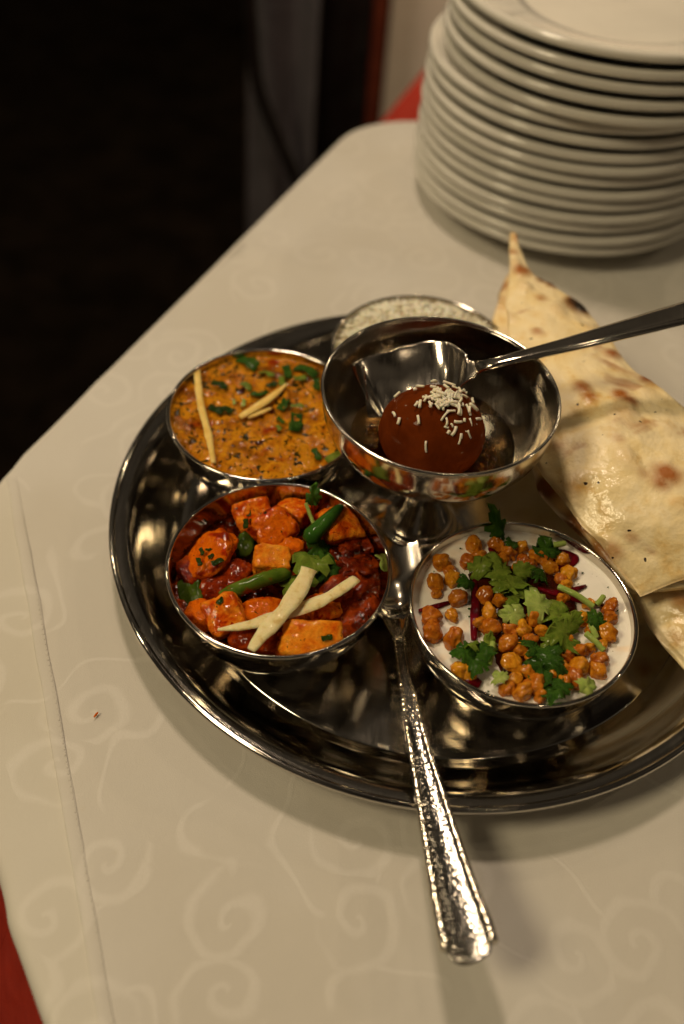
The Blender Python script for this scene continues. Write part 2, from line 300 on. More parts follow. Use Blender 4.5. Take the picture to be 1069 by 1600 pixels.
def naan_mat():
    m, N, L, P = newmat('naan')
    a = N.new('ShaderNodeAttribute'); a.attribute_name = 'toast'
    t = noisetex(N, L, 55, 5, 0.6, 0.4); r = ramp(N, [(0.27, (0.78, 0.57, 0.25)), (0.42, (0.87, 0.73, 0.45)), (0.56, (0.84, 0.67, 0.35)), (0.74, (0.66, 0.40, 0.10))]); L.new(t.outputs['Fac'], r.inputs[0])
    t2 = noisetex(N, L, 120, 5, 0.65, 0.3)
    sp = noisetex(N, L, 42, 3, 0.5, 0.5); rs = ramp(N, [(0.61, (0, 0, 0)), (0.78, (0.85, 0.85, 0.85))]); L.new(sp.outputs['Fac'], rs.inputs[0])
    sx = N.new('ShaderNodeSeparateColor'); L.new(a.outputs['Color'], sx.inputs[0])
    j = math_(N, L, 'MULTIPLY', sx.outputs[0], math_(N, L, 'MULTIPLY_ADD', t2.outputs['Fac'], 1.3, 0.35)); tot = math_(N, L, 'MAXIMUM', j, rs.outputs[0], clamp=True)
    br = ramp(N, [(0.0, (0, 0, 0)), (0.5, (0.6, 0.6, 0.6)), (0.9, (1, 1, 1))]); L.new(tot, br.inputs[0])
    col = mix(N, L, br.outputs[0], r.outputs[0], (0.36, 0.115, 0.016))
    ch = math_(N, L, 'MULTIPLY', sx.outputs[1], math_(N, L, 'MULTIPLY_ADD', t2.outputs['Fac'], 1.2, 0.4), clamp=True)
    col = mix(N, L, ch, col, (0.012, 0.006, 0.003))
    # dust-black flecks of char
    fl = noisetex(N, L, 330, 1, 0.4); rf = ramp(N, [(0.765, (0, 0, 0)), (0.79, (1, 1, 1))]); L.new(fl.outputs['Fac'], rf.inputs[0])
    col = mix(N, L, rf.outputs[0], col, (0.03, 0.015, 0.006)); L.new(col, P.inputs['Base Color'])
    g = noisetex(N, L, 26, 4, 0.6); gr = N.new('ShaderNodeMapRange'); L.new(g.outputs['Fac'], gr.inputs[0]); gr.inputs[1].default_value = 0.40; gr.inputs[2].default_value = 0.60
    gr.inputs[3].default_value = 0.55; gr.inputs[4].default_value = 0.22; L.new(gr.outputs[0], P.inputs['Roughness'])
    for sc, st, di in ((900, 0.25, 0.0004), (230, 0.45, 0.0012), (70, 0.45, 0.003)):
        t = noisetex(N, L, sc, 3); bump(N, L, P, t.outputs['Fac'], st, di)
    return m
M['naan'] = naan_mat()

# ------------------------------------------------------------------ setting: floor and what stands behind the table
fl = mesh('floor', [(-6, -3, -0.74), (6, -3, -0.74), (6, 7, -0.74), (-6, 7, -0.74)], [(0, 1, 2, 3)], M['floor']); fl['kind'] = 'structure'

def pleated(name, x0, x1, Y, z0, z1, amp, waves, mat, parent=None, nx=90, nz_=14, thick=0.006, tilt=0.0):
    V = []; F = []
    for side in (0, 1):
        for j in range(nz_ + 1):
            t = j / nz_; z = z0 + (z1 - z0) * t
            for i in range(nx + 1):
                u = i / nx; x = x0 + (x1 - x0) * u + tilt * t
                y = Y + amp * math.sin(u * waves * 2 * math.pi + 1.1 * math.sin(3 * t)) + 0.5 * amp * nz((x, t, 0), 6) + side * thick
                V.append((x, y, z))
    o = (nx + 1) * (nz_ + 1)
    for j in range(nz_):
        for i in range(nx):
            a = j * (nx + 1) + i; F.append((a, a + 1, a + nx + 2, a + nx + 1)); F.append((o + a + nx + 1, o + a + nx + 2, o + a + 1, o + a))
    for i in range(nx):
        a = nz_ * (nx + 1) + i; F.append((a, a + 1, o + a + 1, o + a))
    for j in range(nz_):
        for i in (0, nx):
            a = j * (nx + 1) + i; b = a + nx + 1; F.append((a, b, o + b, o + a))
    return mesh(name, V, F, mat, parent)
def boxmesh(name, lo, hi, mat, parent=None, bev=0.004):
    bm = bmesh.new(); bmesh.ops.create_cube(bm, size=1)
    for v in bm.verts: v.co = Vector([(lo[k] + hi[k]) / 2 + v.co[k] * (hi[k] - lo[k]) for k in range(3)])
    if bev: bmesh.ops.bevel(bm, geom=bm.edges[:], offset=bev, segments=3, affect='EDGES')
    m = bpy.data.meshes.new(name); bm.to_mesh(m); bm.free(); m.materials.append(mat)
    return link(bpy.data.objects.new(name, m), parent)

Yb = 1.05
xa, xb, xc, xd = WY(378, 60, Yb).x, WY(492, 60, Yb).x, WY(603, 60, Yb + 0.1).x, WY(760, 60, Yb + 0.25).x
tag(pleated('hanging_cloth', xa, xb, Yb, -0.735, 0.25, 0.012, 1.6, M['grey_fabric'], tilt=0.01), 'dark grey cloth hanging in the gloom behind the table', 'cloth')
P0, P1, P2 = WY(392, 40, Yb - 0.05), WY(408, 150, Yb - 0.05), WY(470, 300, Yb - 0.05)
def tube(name, pts, rad, mat, parent=None, m=10):
    V = []; F = []; n = len(pts)
    for i, p in enumerate(pts):
        t = (pts[min(i + 1, n - 1)] - pts[max(i - 1, 0)]).normalized(); a = t.orthogonal().normalized(); b = t.cross(a)
        if i and (a - pa).length > 1: pass
        if i:
            a = (pa - t * pa.dot(t)).normalized(); b = t.cross(a)
        pa = a; rr = rad(i / (n - 1)) if callable(rad) else rad
        for k in range(m):
            q = 2 * math.pi * k / m; V.append(p + (a * math.cos(q) + b * math.sin(q)) * rr)
    for i in range(n - 1):
        for k in range(m):
            l = (k + 1) % m; F.append((i * m + k, i * m + l, (i + 1) * m + l, (i + 1) * m + k))
    F.append(tuple(range(m))[::-1]); F.append(tuple((n - 1) * m + k for k in range(m)))
    return mesh(name, V, F, mat, parent)
tag(tube('cord', crpath([P0 + Vector((-0.01, 0, 0.15)), P0, P1, P2, P2 + Vector((0.05, 0, -0.14))]), 0.009, M['black']), 'black cord hanging slantwise in front of the dark grey cloth', 'cord')
t = thing('wooden_post', 'black post with a red-brown edge strip, left of the pale cloth', 'post', (0, 0, 0))
boxmesh('post', (xb + 0.004, Yb + 0.06, -0.735), (xc - 0.022, Yb + 0.16, 0.5), M['black'], t)
boxmesh('edge_strip', (xc - 0.0215, Yb + 0.065, -0.735), (xc, Yb + 0.155, 0.5), M['wood_red'], t)
tag(pleated('pale_drape', xc + 0.004, xd + 0.6, Yb + 0.24, -0.735, 0.5, 0.010, 3.0, M['beige']), 'pale beige drape hanging behind the stack of plates', 'drape')
# red upholstered seat that shows between post and plates
t = thing('chair', 'chair with a red cloth seat, seen behind the far table corner', 'chair')
zs = -0.17
A, Bp = W(584, 190, zs), W(650, 112, zs)
def slab(name, pts, z0, z1, mat, parent, r=0.02):
    n = len(pts); V = []; F = []
    c = Vector((sum(p[0] for p in pts) / n, sum(p[1] for p in pts) / n))
    rings = [(0.0, z0), (0, z1 - r), (r * 0.3, z1 - r * 0.3), (r, z1), (r * 3, z1 + r * 0.2)]
    for ins, z in rings:
        for p in pts:
            d = Vector(p[:2]) - c; d2 = d * (1 - ins / d.length); V.append((c.x + d2.x, c.y + d2.y, z))
    for k in range(len(rings) - 1):
        for i in range(n):
            j = (i + 1) % n; F.append((k * n + i, k * n + j, (k + 1) * n + j, (k + 1) * n + i))
    F.append(tuple(range((len(rings) - 1) * n, len(rings) * n))); F.append(tuple(range(n))[::-1])
    return mesh(name, V, F, mat, parent)
d = (Bp - A); d.z = 0; d.normalize(); nrm = Vector((d.y, -d.x, 0))
q0 = A - d * 0.03; q1 = A + d * 0.36; q2 = q1 + nrm * 0.36; q3 = q0 + nrm * 0.36
slab('seat', [(q.x, q.y) for q in (q3, q2, q1, q0)], zs - 0.09, zs, M['red'], t)
for q in (q0 + (d + nrm) * 0.04, q1 + (nrm - d) * 0.04, q2 - (d + nrm) * 0.04, q3 + (d - nrm) * 0.04):
    boxmesh('leg', (q.x - 0.018, q.y - 0.018, -0.738), (q.x + 0.018, q.y + 0.018, zs - 0.088), M['black'], t)

# ------------------------------------------------------------------ table cloths
e1 = Vector((0.36, 0.933)).normalized(); e2 = Vector((e1.y, -e1.x)); PO = Vector((-0.2265, 0.0148))
def tl(s, t_): v = PO + e1 * s + e2 * t_; return (v.x, v.y)
outline = []
def arc(s, t_, r, a0, a1, n): 
    for k in range(n + 1):
        a = math.radians(a0 + (a1 - a0) * k / n); outline.append(tl(s + r * math.sin(a), t_ - r * math.cos(a)))
# start on the left edge, go round the far corner, the far right, the near side and the near left corner
arc(0.41, 0.08, 0.08, 0, 90, 24)
outline += [tl(0.49, 0.55)]
outline += [tl(-0.262, 0.55), tl(-0.262, 0.36)]
near = crpath([Vector((*tl(-0.262, 0.36), 0)), Vector((*tl(-0.252, 0.27), 0)), Vector((-0.1270, -0.2525, 0)), Vector((-0.1345, -0.2422, 0)), Vector((-0.1417, -0.2323, 0)), Vector((-0.1491, -0.2221, 0)),
               Vector((-0.1576, -0.2092, 0)), Vector((-0.164, -0.1954, 0)), Vector((-0.1850, -0.160, 0)), Vector((-0.215, -0.10, 0)), Vector((-0.236, -0.05, 0)), Vector((*tl(0.0, 0.0), 0)), Vector((*tl(0.10, 0.0), 0))], 5)
outline += [(v.x, v.y) for v in near[1:]]
outline += [tl(0.20, 0), tl(0.30, 0)]
def normals(P):
    n = len(P); out = []
    for i in range(n):
        a = Vector(P[i - 1]); b = Vector(P[(i + 1) % n]); t = (b - a).normalized(); out.append(Vector((-t.y, t.x)))   # clockwise outline -> outward
    return out
from mathutils import geometry as geo
def drape(name, P, Wt, ztop, r, drop, mat, parent=None, grow=0.0, wave=0.0, ripple=0.0, step=0.009):
    """a cloth lying on the table: a rippled sheet of triangles inside, rounded over the edge and hanging down"""
    nn = normals(P); n = len(P); z0_ = [Vector(P[i]) for i in range(n) if not Wt[i]]; mid0 = sum(z0_, Vector((0, 0))) / max(1, len(z0_))
    rings = [(r * math.sin(math.radians(a)) - r, r * (1 - math.cos(math.radians(a)))) for a in (0, 22, 45, 67, 90)] + [(0, r + drop * k / 4) for k in (1, 2, 3, 4)]
    def rp(x, y): return -ripple * (0.55 + 0.5 * nz((x, y, 0), 13, 2) + 0.3 * nz((x, y, 0), 34, 5))
    V = []; F = []
    for q, (o, dz) in enumerate(rings):
        for i in range(n):
            wq = Wt[i]; p = Vector(P[i]) + nn[i] * ((o + grow + 0.0018 * nz((P[i][0], P[i][1], 0), 24, 3)) if wq else 0)
            if not wq: p = p + (mid0 - p).normalized() * r
            if q > 4 and wave: p = p + nn[i] * wave * ((q - 4) / 4) ** 0.7 * (0.85 + 0.35 * nz((p.x, p.y, 0), 16))
            V.append(Vector((p.x, p.y, ztop + rp(p.x, p.y) - (dz if wq else 0))))
    for q in range(len(rings) - 1):
        for i in range(n):
            j = (i + 1) % n
            if Wt[i] or Wt[j]: F.append((q * n + i, (q + 1) * n + i, (q + 1) * n + j, q * n + j))
    loop = [v.xy for v in V[:n]]; xs = [v.x for v in loop]; ys = [v.y for v in loop]; inner = []
    def inside(x, y):
        c = False
        for i in range(n):
            a, b = loop[i - 1], loop[i]
            if (a.y > y) != (b.y > y) and x < (b.x - a.x) * (y - a.y) / (b.y - a.y) + a.x: c = not c
        return c
    y = min(ys) + step; row = 0
    while y < max(ys):
        x = min(xs) + (row % 2) * step / 2; row += 1
        while x < max(xs):
            if inside(x, y) and min((Vector((x, y)) - q).length_squared for q in loop) > (step * 0.5) ** 2: inner.append(Vector((x, y)))
            x += step
        y += step * 0.87
    res = geo.delaunay_2d_cdt(loop + inner, [], [list(range(n))], 1, 1e-6)
    b0 = len(V)
    for v in res[0]: V.append(Vector((v.x, v.y, ztop + rp(v.x, v.y))))
    F += [tuple(b0 + i for i in f) for f in res[2]]
    o = mesh(name, V, F, mat, parent); bm = bmesh.new(); bm.from_mesh(o.data); bmesh.ops.remove_doubles(bm, verts=bm.verts[:], dist=1e-6); bmesh.ops.recalc_face_normals(bm, faces=bm.faces[:])
    bm.to_mesh(o.data); bm.free(); o.data.polygons.foreach_set('use_smooth', [True] * len(o.data.polygons)); return o
ones = [1] * len(outline)
tag(drape('red_tablecloth', outline, ones, -0.0080, 0.006, 0.66, M['red'], None, -0.003, 0.20, 0.0, 0.03), 'red under-cloth hanging down the near left table side', 'tablecloth')
tag(drape('white_tablecloth', outline, ones, -0.0007, 0.006, 0.006, M['cloth_under'], None, 0.0, 0.0, 0.0012), 'lower white damask cloth showing as a strip along the near left table edge', 'tablecloth')
# upper cloth: the same outline cut along its hem
h0, h1 = Vector((-0.2125, -0.0106)), Vector((-0.1291, -0.2090)); hd = (h1 - h0).normalized(); hn = Vector((-hd.y, hd.x))      # hn points to the kept side
def clip(P):
    out = []; fl_ = []; n = len(P)
    for i in range(n):
        a, b = Vector(P[i]), Vector(P[(i + 1) % n]); da, db = (a - h0).dot(hn), (b - h0).dot(hn)
        if da >= 0: out.append(tuple(a)); fl_.append(1)
        if (da >= 0) != (db >= 0):
            q = a + (b - a) * (da / (da - db)); out.append(tuple(q)); fl_.append(0)
    return out, fl_
up_o, up_w = clip(outline)
k = [i for i in range(len(up_o)) if up_w[i] == 0]
ov = thing('tablecloth_overlay', 'upper white damask cloth with a stitched hem, carrying tray and plates', 'tablecloth')
drape('cloth_sheet', up_o, up_w, 0.0, 0.006, 0.012, M['cloth'], ov, 0.0004, 0.0, 0.0012)
# stitched hem: a low folded strip with individual stitches along the cut
qa, qb = [Vector(up_o[i]) for i in k]; _m = (qa + qb) / 2; qa = qa + (_m - qa).normalized() * 0.007; qb = qb + (_m - qb).normalized() * 0.007
if (qb - qa).dot(hd) < 0: qa, qb = qb, qa
Lh = (qb - qa).length; V = []; F = []; nh = 120; sec = [(-0.0005, -0.0018), (-0.0004, -0.0006), (0.0002, -0.0003), (0.0048, -0.0003), (0.0053, -0.0006), (0.0055, -0.0016)]
for i in range(nh + 1):
    s = Lh * i / nh; c = qa + hd * s + hn * 0.0007 * nz((s, 0, 0), 40)
    for o, z in sec: p = c + hn * o; V.append((p.x, p.y, z + 0.00015 * nz((s, o, 2), 70)))
for i in range(nh):
    for j in range(len(sec) - 1): a = i * len(sec) + j; F.append((a, a + 1, a + 1 + len(sec), a + len(sec)))
mesh('hem', V, F, M['cloth'], ov)
V = []; F = []; s = 0.004
while s < Lh - 0.004:
    b0 = len(V); c = qa + hd * s + hn * 0.0044
    for a_ in (0, 0.0019):
        for o, z in ((-0.0003, -0.0002), (-0.0003, 0.0003), (0.0003, 0.0003), (0.0003, -0.0002)): p = c + hd * a_ + hn * o; V.append((p.x, p.y, z - 0.0004))
    F += [tuple(b0 + i for i in f) for f in ((0, 1, 2, 3), (7, 6, 5, 4), (0, 4, 5, 1), (1, 5, 6, 2), (2, 6, 7, 3), (3, 7, 4, 0))]; s += 0.0029
o = mesh('stitching', V, F, M['cloth_plain'], ov, False); o['kind'] = 'stuff'

# ------------------------------------------------------------------ stack of plates
SX, SY = 0.08897, 0.3490
prof = [(0.0002, 0.0030), (0.055, 0.0030), (0.058, 0.0), (0.0615, 0.0), (0.064, 0.0025), (0.080, 0.0075), (0.098, 0.0128), (0.1051, 0.0144), (0.1071, 0.0154), (0.1077, 0.0174), (0.1070, 0.0193), (0.1054, 0.0201), (0.1029, 0.0196), (0.094, 0.0168), (0.078, 0.0120), (0.066, 0.0085), (0.060, 0.0072), (0.0002, 0.0066)]
ORD = ['topmost', 'second from the top', 'third from the top', 'fourth from the top', 'fifth from the top', 'sixth from the top, jutting out to the left', 'seventh from the top', 'eighth from the top', 'eighth from the bottom', 'seventh from the bottom', 'sixth from the bottom', 'fifth from the bottom', 'fourth from the bottom', 'third from the bottom', 'second from the bottom', 'bottom one resting on the cloth']
DX = [0, 0.0004, -0.0004, 0.0006, 0.0002, 0.0010, 0.0002, 0.0012, 0.0008, 0.0016, 0.0012, 0.0098, 0.0088, 0.0100, 0.0094, 0.0102]
DY = [0, -0.0010, 0.0006, -0.0014, 0.0, -0.0012, 0.0008, -0.0020, -0.0006, 0.0, 0.0012, -0.0070, -0.0078, -0.0084, -0.0094, -0.0090]
pm = None; z = 0.0004
for i in range(16):
    if pm is None:
        o = lathe('plate', smoothprof(prof, 3), M['china'], None, 144, False); pm = o.data
    else: o = link(bpy.data.objects.new('plate', pm))
    o.location = (SX + DX[i], SY + DY[i], z); o.rotation_euler = (random.uniform(-.004, .004), random.uniform(-.004, .004), random.uniform(0, 6))
    tag(o, 'white china plate, ' + ORD[15 - i] + (' of the stack' if i else ' under the stack'), 'plate', 'plates stacked at the back of the table')
    z += (0.0083, 0.0080, 0.0081, 0.0082, 0.0082, 0.0086, 0.0085, 0.0084, 0.0088, 0.0088, 0.0098, 0.0100, 0.0098, 0.0086, 0.0100, 0)[i]

# ------------------------------------------------------------------ tray
tr = thing('thali_tray', 'large round polished steel tray carrying the bowls, naan and spoon', 'tray')
op = smoothprof([(0.0002, 0.0010), (0.060, 0.0010), (0.1225, 0.0010), (0.1262, 0.0004), (0.1300, 0.0014), (0.1345, 0.0032), (0.1420, 0.0085), (0.1490, 0.0150), (0.1535, 0.0178), (0.1585, 0.0184)], 5)
lathe('pan', shell(op, 0.0010), M['steel_tray'], tr, 220)
torus('rolled_rim', 0.1588, 0.00165, 0.0186, M['steel_tray'], tr, 240, 12)

# ------------------------------------------------------------------ bowls
RB, HB, TRAYZ = 0.04885, 0.0450, 0.0021
bowl_prof = smoothprof([(0.0002, 0.0), (0.021, 0.0), (0.0275, 0.0026), (0.0350, 0.0090), (0.0412, 0.0180), (0.0452, 0.0265), (0.0474, 0.0345), (0.0482, 0.0424)], 5)
def katori(c, label):
    t = thing('steel_bowl', label, 'bowl', (c[0], c[1], TRAYZ), 'steel bowls on the tray')
    lathe('shell', shell(bowl_prof, 0.0009), M['steel_bowl'], t, 144)
    torus('rim', 0.04800, 0.00095, HB - TRAYZ - 0.0009, M['steel_bowl'], t, 160, 10)
    return t
CD, CT, CY, CR, CP = (-0.08987, 0.03214), (-0.07253, -0.06489), (0.03284, -0.07650), (-0.0120, 0.0920), (-0.00903, -0.00153)
katori(CD, 'steel bowl holding the orange lentil curry'); katori(CT, 'steel bowl holding carrots and paneer in dark red gravy')
katori(CY, 'steel bowl holding white yoghurt with orange balls and herbs'); katori(CR, 'steel bowl of white rice behind the footed cup')
def inner_r(zw):
    z = zw - TRAYZ
    for (r0, z0), (r1, z1) in zip(bowl_prof[:-1], bowl_prof[1:]):
        if z0 <= z <= z1: return r0 + (r1 - r0) * (z - z0) / max(z1 - z0, 1e-9) - 0.0004
    return bowl_prof[-1][0] - 0.0004
def disc(name, c, zl, R, hf, mat, parent=None, rings=70, seg=190):
    V = [(c[0], c[1], zl + hf(0, 0, 0))]; F = []
    for i in range(1, rings + 1):
        r = R * i / rings
        for k in range(seg):
            a = 2 * math.pi * k / seg; x, y = r * math.cos(a), r * math.sin(a); V.append((c[0] + x, c[1] + y, zl + hf(x, y, r / R)))
    for k in range(seg): F.append((0, 1 + k, 1 + (k + 1) % seg))
    for i in range(rings - 1):
        for k in range(seg):
            a = 1 + i * seg; b = a + seg; l = (k + 1) % seg; F.append((a + k, b + k, b + l, a + l))
    return mesh(name, V, F, mat, parent)
def fade(t): return 1 - max(0, (t - 0.88) / 0.12) ** 2

# ------------------------------------------------------------------ food makers
def chunk(name, loc, size, rot, mat, seed, p=3.2, amp=0.08, n=6, parent=None):
    """a cut piece with soft corners and an uneven skin"""
    bm = bmesh.new(); bmesh.ops.create_cube(bm, size=2); bmesh.ops.subdivide_edges(bm, edges=bm.edges[:], cuts=n, use_grid_fill=True)
    for v in bm.verts:
        c = v.co; l = (abs(c.x) ** p + abs(c.y) ** p + abs(c.z) ** p) ** (1 / p); q = c / l
        q = q * (1 + amp * nz(q, 1.3, seed) + amp * (0.75 if p > 2.3 else 0.35) * nz(q, 3.2, seed + 3) + (amp * 0.3 if p > 2.3 else 0) * nz(q, 8, seed + 5)); q.x += 0.14 * q.y * nz((seed, 0, 1), 1.7); q.y += 0.2 * q.z * nz((seed, 4, 1), 1.7); v.co = Vector((q.x * size[0], q.y * size[1], q.z * size[2]))
    m = bpy.data.meshes.new(name); bm.to_mesh(m); bm.free(); m.polygons.foreach_set('use_smooth', [True] * len(m.polygons)); m.materials.append(mat)
    o = link(bpy.data.objects.new(name, m), parent); o.location = loc; o.rotation_euler = rot; return o
def strip(name, pts, width, thick, mat, ends=(0.4, 0.4), twist=0.0, parent=None, n=6):
    """a cut stick: follows pts (world), flat side up, tapering at both ends"""
    P = crpath(pts, n); V = []; F = []; N_ = len(P); m = 8
    for i, c in enumerate(P):
        t = (P[min(i + 1, N_ - 1)] - P[max(i - 1, 0)]).normalized(); s = t.cross(Vector((0, 0, 1))).normalized(); u = s.cross(t)
        q = i / (N_ - 1); tw = twist * (q - 0.5); s, u = s * math.cos(tw) + u * math.sin(tw), u * math.cos(tw) - s * math.sin(tw)
        e = min(1, ends[0] + (1 - ends[0]) * min(q / 0.35, 1)); e = min(e, ends[1] + (1 - ends[1]) * min((1 - q) / 0.35, 1)); e *= 1 + 0.24 * nz(c, 170)
        for k in range(m):
            a = 2 * math.pi * (k + 0.5) / m; ca, sa = math.cos(a), math.sin(a); f = (abs(ca) ** 5 + abs(sa) ** 5) ** (-1 / 5)
            V.append(c + s * (ca * f * width / 2 * e) + u * (sa * f * thick / 2 * min(1, e + 0.3)))
    for i in range(N_ - 1):
        for k in range(m):
            l = (k + 1) % m; F.append((i * m + k, i * m + l, (i + 1) * m + l, (i + 1) * m + k))
    F.append(tuple(range(m))[::-1]); F.append(tuple((N_ - 1) * m + k for k in range(m)))
    return mesh(name, V, F, mat, parent)
LEAF = [(0, 0.0), (.06, .10), (.30, .14), (.46, .26), (.40, .36), (.52, .44), (.44, .54), (.28, .50), (.34, .66), (.26, .80), (.16, .76), (.12, .92), (0, 1.0), (-.10, .90), (-.20, .80), (-.30, .78), (-.32, .62), (-.26, .52), (-.46, .54), (-.54, .42), (-.42, .34), (-.48, .22), (-.28, .14), (-.06, .09)]
def leaf(name, loc, size, rz, tilt, roll, mat, seed, curl=0.35, wide=1.0, parent=None, shape=LEAF):
    rnd = random.Random(seed); V = []; F = []; n = len(shape)
    def pt(x, y):
        z = -curl * (x * x * 1.2 + (y - 0.45) ** 2 * 0.8) + 0.24 * nz((x, y, seed), 2.6) + 0.09 * nz((x, y, seed), 6) - 0.05 * math.exp(-(x * 9) ** 2)
        return (x * size * wide, (y - 0.45) * size, z * size)
    out = [(x * rnd.uniform(.88, 1.12), y + rnd.uniform(-.03, .03)) for x, y in shape]
    V.append(pt(0, 0.42))
    for f in (0.5, 1.0):
        for x, y in out: V.append(pt(x * f, 0.42 + (y - 0.42) * f))
    for i in range(n):
        j = (i + 1) % n; F.append((0, 1 + i, 1 + j)); F.append((1 + i, 1 + n + i, 1 + n + j, 1 + j))
    V2 = len(V); th = size * 0.008 + 0.00004
    V += [(a, b, c - th) for a, b, c in V]; F += [tuple(q + V2 for q in f[::-1]) for f in F[:]]
    for i in range(n):
        j = (i + 1) % n; F.append((1 + n + i, 1 + n + i + V2, 1 + n + j + V2, 1 + n + j))
    o = mesh(name, V, F, mat, parent); o.location = loc; o.rotation_euler = (tilt, roll, rz); return o
CHOP = [(-.18, 0), (.16, .02), (.24, .35), (.18, .62), (.22, .95), (-.06, 1.0), (-.22, .9), (-.16, .5), (-.24, .25)]

# ------------------------------------------------------------------ lentil curry
ZD = 0.0405
tag(disc('lentil_curry', CD, ZD, inner_r(ZD), lambda x, y, t: fade(t) * (0.0013 * nz((x, y, 0), 75) + 0.0012 * nz((x, y, 1), 170) + 0.0008 * nz((x, y, 2), 400)) + 0.0006 * (t > 0.97), M['daal']),
    'thick orange lentil curry with herbs filling the far left bowl', 'curry')
def Pz(l, z): return [W(a, b, z + c) for a, b, c in l]
tag(strip('ginger_strip', Pz([(308, 577, .0026), (313, 628, .0016), (326, 680, .0012), (334, 724, .0002)], ZD), 0.0036, 0.0013, M['ginger_fried'], (0.9, 0.6)), 'longest ginger strip, at the left in the lentil curry', 'ginger')
tag(strip('ginger_strip', Pz([(375, 652, .0015), (398, 638, .0025), (425, 620, .0025), (448, 600, .0030)], ZD), 0.0042, 0.0014, M['ginger_fried'], (0.75, 0.25)), 'pointed ginger strip in the middle of the lentil curry', 'ginger')
tag(strip('ginger_strip', Pz([(388, 653, .0010), (405, 646, .0016), (424, 638, .0018)], ZD), 0.0026, 0.0013, M['ginger_fried'], (0.4, 0.4)), 'short thin ginger sliver under the pointed strip in the lentil curry', 'ginger')
rg = random.Random(3)
for k_, (px, py, sz, rz, mt, lab) in enumerate([(388, 566, .0125, 1.0, 'leaf_dark', 'green leaf piece at the far edge of the lentil curry'), (418, 582, .0085, 1.2, 'leaf', 'pale green chopped stem near the far edge of the lentil curry'),
        (449, 580, .0090, 0.3, 'leaf_dark', None), (480, 578, .0130, 1.0, 'leaf_dark', 'large green leaf piece by the cup in the lentil curry'), (405, 612, .0090, -1.0, 'leaf_dark', None), (385, 603, .0070, 1.0, 'leaf', None), (440, 595, .007, .2, 'leaf', None),
        (443, 631, .0090, -.3, 'leaf_dark', None), (466, 633, .0065, 1.57, 'leaf', 'light green chopped leaf on top of a darker one in the lentil curry'), (463, 657, .0135, 0.0, 'leaf_dark', 'straight dark green leaf strip right of centre in the lentil curry'), (439, 656, .0050, .8, 'leaf_dark', None),
        (344, 601, .0080, 1.4, 'herb', None), (338, 639, .0075, 1.2, 'herb', None), (495, 710, .0070, .5, 'leaf_dark', None), (523, 712, .0090, -1.0, 'leaf', 'green leaf piece at the near right edge of the lentil curry'), (495, 600, .0085, .2, 'leaf_dark', None), (366, 628, .0035, .2, 'leaf_pale', None), (381, 629, .0045, 0, 'leaf_pale', None), (355, 640, .006, 1.5, 'herb', None), (436, 668, .0045, .4, 'leaf', None), (470, 590, .006, 2.0, 'leaf', None), (425, 600, .0055, 2.2, 'herb', None)]):
    o = leaf('herb_piece', W(px, py, ZD + 0.0026), sz * 1.15, rz, rg.uniform(-.2, .2), rg.uniform(-.25, .25), M[mt], k_ * 3.1, 0.25, 1.0, None, CHOP)
    tag(o, lab or 'small chopped green herb scattered in the lentil curry', 'herb', None if lab else 'small herbs in the lentil curry')

# ------------------------------------------------------------------ carrot and paneer curry
ZG = 0.0315
tag(disc('red_gravy', CT, ZG, inner_r(ZG), lambda x, y, t: fade(t) * (0.0026 * nz((x, y, 5), 60) + 0.0022 * nz((x, y, 1), 150) + 0.0012 * nz((x, y, 2), 360) + (0.004 if x > 0.006 else 0.0) * max(0, min(1, (x - 0.006) / 0.012))), M['gravy']),
    'dark red glossy gravy in the near left bowl', 'gravy')
def piece(nm, px, py, z, size, rot, mt, lab, seed, p=3.2, amp=0.09, cat=None, grp=None):
    if nm == 'paneer_cube': p = 8; amp = max(amp, .09)
    o = chunk(nm, W(px, py, z), size, rot, M[mt], seed, p, amp * 1.25, 9)
    mw = Matrix.LocRotScale(o.location, o.rotation_euler, None); mi = mw.inverted()
    for v in o.data.vertices:                     # a piece that touches the bowl lies against its wall
        q = mw @ v.co; d_ = Vector((q.x - CT[0], q.y - CT[1])); lim = inner_r(min(q.z, .044)) - 0.0016
        if d_.length > lim: d_ *= lim / d_.length; v.co = mi @ Vector((CT[0] + d_.x, CT[1] + d_.y, q.z))
    return tag(o, lab, cat or nm.split('_')[0], grp)
piece('paneer_cube', 397, 806, .0375, (.0085, .0075, .0070), (.45, -.2, .35), 'paneer', 'orange paneer cube with herb flecks at the far side of the red curry', 1, 5, .06)
piece('carrot_piece', 329, 868, .0385, (.0098, .0128, .0050), (.30, -.35, -.45), 'carrot', 'largest thick round carrot piece at the left in the red curry', 2, 2.6, .13)
piece('carrot_piece', 428, 826, .0405, (.0100, .0085, .0042), (.35, -.15, .75), 'carrot', 'wedge of carrot leaning on the far paneer cube', 3, 4, .12)
piece('paneer_cube', 424, 876, .0400, (.0078, .0058, .0050), (.25, .1, .10), 'paneer_pale', 'small bright paneer cube in the centre of the red curry', 4, 6, .05)
piece('paneer_cube', 488, 1000, .0385, (.0125, .0078, .0060), (.35, .05, .08), 'paneer_pale', 'broad yellow-orange paneer block at the near rim of the red curry', 5, 5, .07)
piece('paneer_cube', 352, 962, .0365, (.0080, .0085, .0070), (.3, -.3, .5), 'paneer', 'paneer cube at the near left rim, under the ginger tip', 6, 5, .10)
piece('carrot_piece', 413, 962, .0345, (.0105, .0080, .0055), (.1, .1, .2), 'carrot', 'carrot piece half covered by the crossed ginger strips', 7, 3, .12)
piece('carrot_piece', 408, 998, .0350, (.0130, .0072, .0055), (.2, .0, .1), 'tomato', 'reddish carrot piece at the near rim, beside the broad paneer block', 8, 3, .12)
